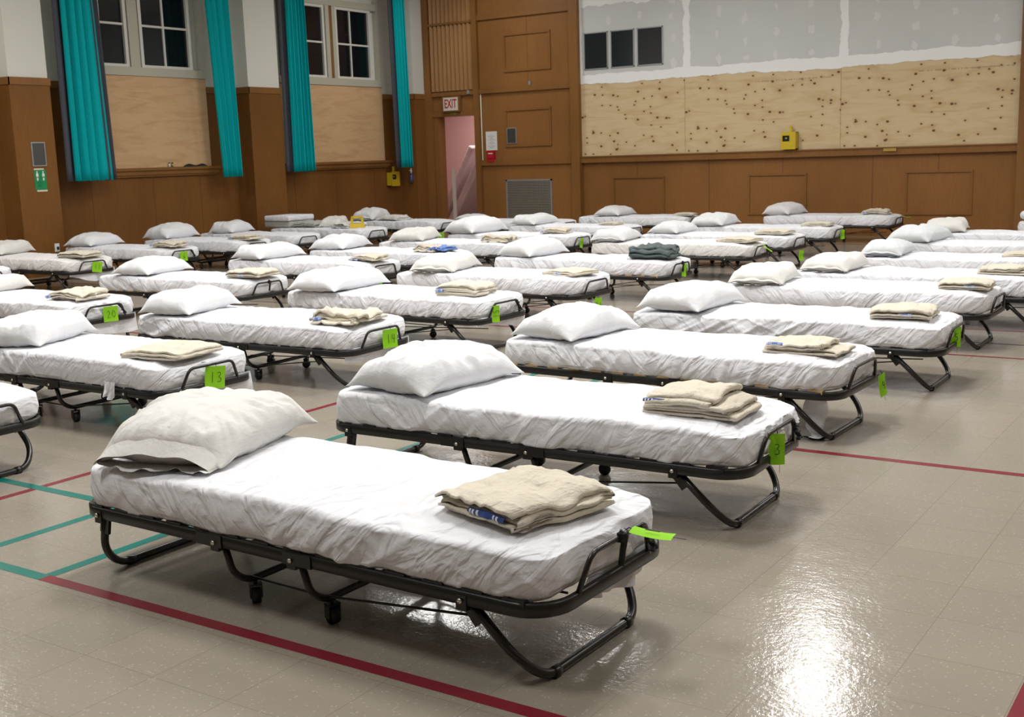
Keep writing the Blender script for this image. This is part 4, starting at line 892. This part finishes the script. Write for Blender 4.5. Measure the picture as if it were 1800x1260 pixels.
for k, (ly, txt, turn, mode, nrot, desc) in TAGS.items():
    r = ROOT[k]; rz = r.rotation_euler.z; zt = RZ + .122 - .012
    if mode == 'under': zt = RZ - .03
    if mode == 'low': zt = RZ + .11
    lx = .024 if mode != 'in' else -.004
    if k == 'A3': lx, zt = .03, RZ + .03
    P = on_cot(k, lx, ly); narrow = k in ('A1', 'A2', 'A3', 'A4', 'B15', 'B16', 'B7', 'B8', 'C6', 'A6', 'B6', 'B9', 'B17')
    g = empty('number_tag', (P[0], P[1], zt), rz + PI / 2 - math.radians(turn) )
    tag(g, 'lime green number card ' + desc, 'number card', 'lime green number cards on the cots')
    if mode == 'flat': g.rotation_euler = (-math.radians(86 if k != 'B6' else 55), 0, rz + PI / 2 + math.radians(12 if k == 'A1' else turn)); g.location.z = RZ + .122 + .0105
    elif mode == 'out': g.rotation_euler = (0, math.radians(-16), g.rotation_euler.z)
    else: g.rotation_euler = (0, math.radians({'B13': 6, 'D11': 8, 'B17': 10, 'C6': 12}.get(k, 0)), g.rotation_euler.z)
    link('card', CARDN if narrow else CARD, g); link('number', digits(txt, .058 if not narrow else .044, nrot), g, loc=(0, -.004 if True else 0, -.062), rot=(0, 0, 0)); link('tie', TIE, g)
# ------------------------------------------------------------------ odds and ends
p0 = on_cot('D5', -1.93, .02)
me = rbox(.56, .62, .09, .03); me.materials.append(M['sheet']); o = link('folded_mattress', me, loc=(p0[0] + .05, p0[1] - .02, TOPZ + .150)); tag(o, 'white foam mattress folded small, upper of the two spare pads', 'mattress', 'spare mattress pads on the cot')
me = rbox(.58, .60, .10, .03); me.materials.append(M['comforter']); o = link('folded_mattress', me, loc=(p0[0] + .03, p0[1], TOPZ + .052)); tag(o, 'grey quilted mattress pad, lower of the two spare pads', 'mattress', 'spare mattress pads on the cot')
o = link('pillow', PM[5], loc=on_cot('D5', -.98, .10), rot=(0, 0, .4), scale=(.8, .8, 1.1)); tag(o, 'ivory pillow behind the crumpled grey comforter', 'pillow', 'pillows on the folding cots')
me = folded(69, .5, .45, 4, .022, th=.014, m='case_warm', mess=4.5); o = link('crumpled_sheet', me, loc=on_cot('D5', -.55, -.02), scale=(.75, .9, .8)); tag(o, 'crumpled white sheet beside the yellow caddy', 'sheet')
me = folded(75, .55, .45, 4, .024, th=.014, m='case_warm', mess=4.5); o = link('crumpled_sheet', me, loc=on_cot('D6', -1.10, -.10), scale=(.8, .8, .8)); tag(o, 'crumpled white sheet in front of the pillow below the exit-side window', 'sheet')
# second pad on the far-right cot
me = rbox(1.7, .66, .11, .05); me.materials.append(M['sheet']); o = link('mattress_pad', me, loc=(on_cot('A10', -1.15, 0)[0], on_cot('A10', 0, 0)[1], TOPZ + .078)); tag(o, 'white mattress pad stacked on the cot farthest right at the back', 'mattress')
# yellow caddy
r = tag(empty('yellow_caddy', on_cot('D5', -.30, -.12), .7), 'yellow plastic caddy with a handle hole on a far left cot', 'caddy')
def taper(w0, w1, z0, z1, d0, d1, mb):
    V = [(sx * w_ / 2, sy * d_ / 2, z) for (w_, d_, z) in ((w0, d0, z0), (w1, d1, z1)) for sx in (-1, 1) for sy in (-1, 1)]
    mb.add(V, [(0, 2, 3, 1), (4, 5, 7, 6), (0, 1, 5, 4), (2, 6, 7, 3), (0, 4, 6, 2), (1, 3, 7, 5)])
mb = MB(); taper(.24, .21, 0, .07, .15, .13, mb); mb.obj('body', M['yellow'], r)
mb = MB()
for s in (-1, 1): mb.obox((s * .082, 0, .115), (.035, .11, .10), Matrix.Rotation(-s * .12, 3, 'Y'))
mb.obox((0, 0, .165), (.18, .11, .03)); mb.obj('handle', M['yellow'], r)
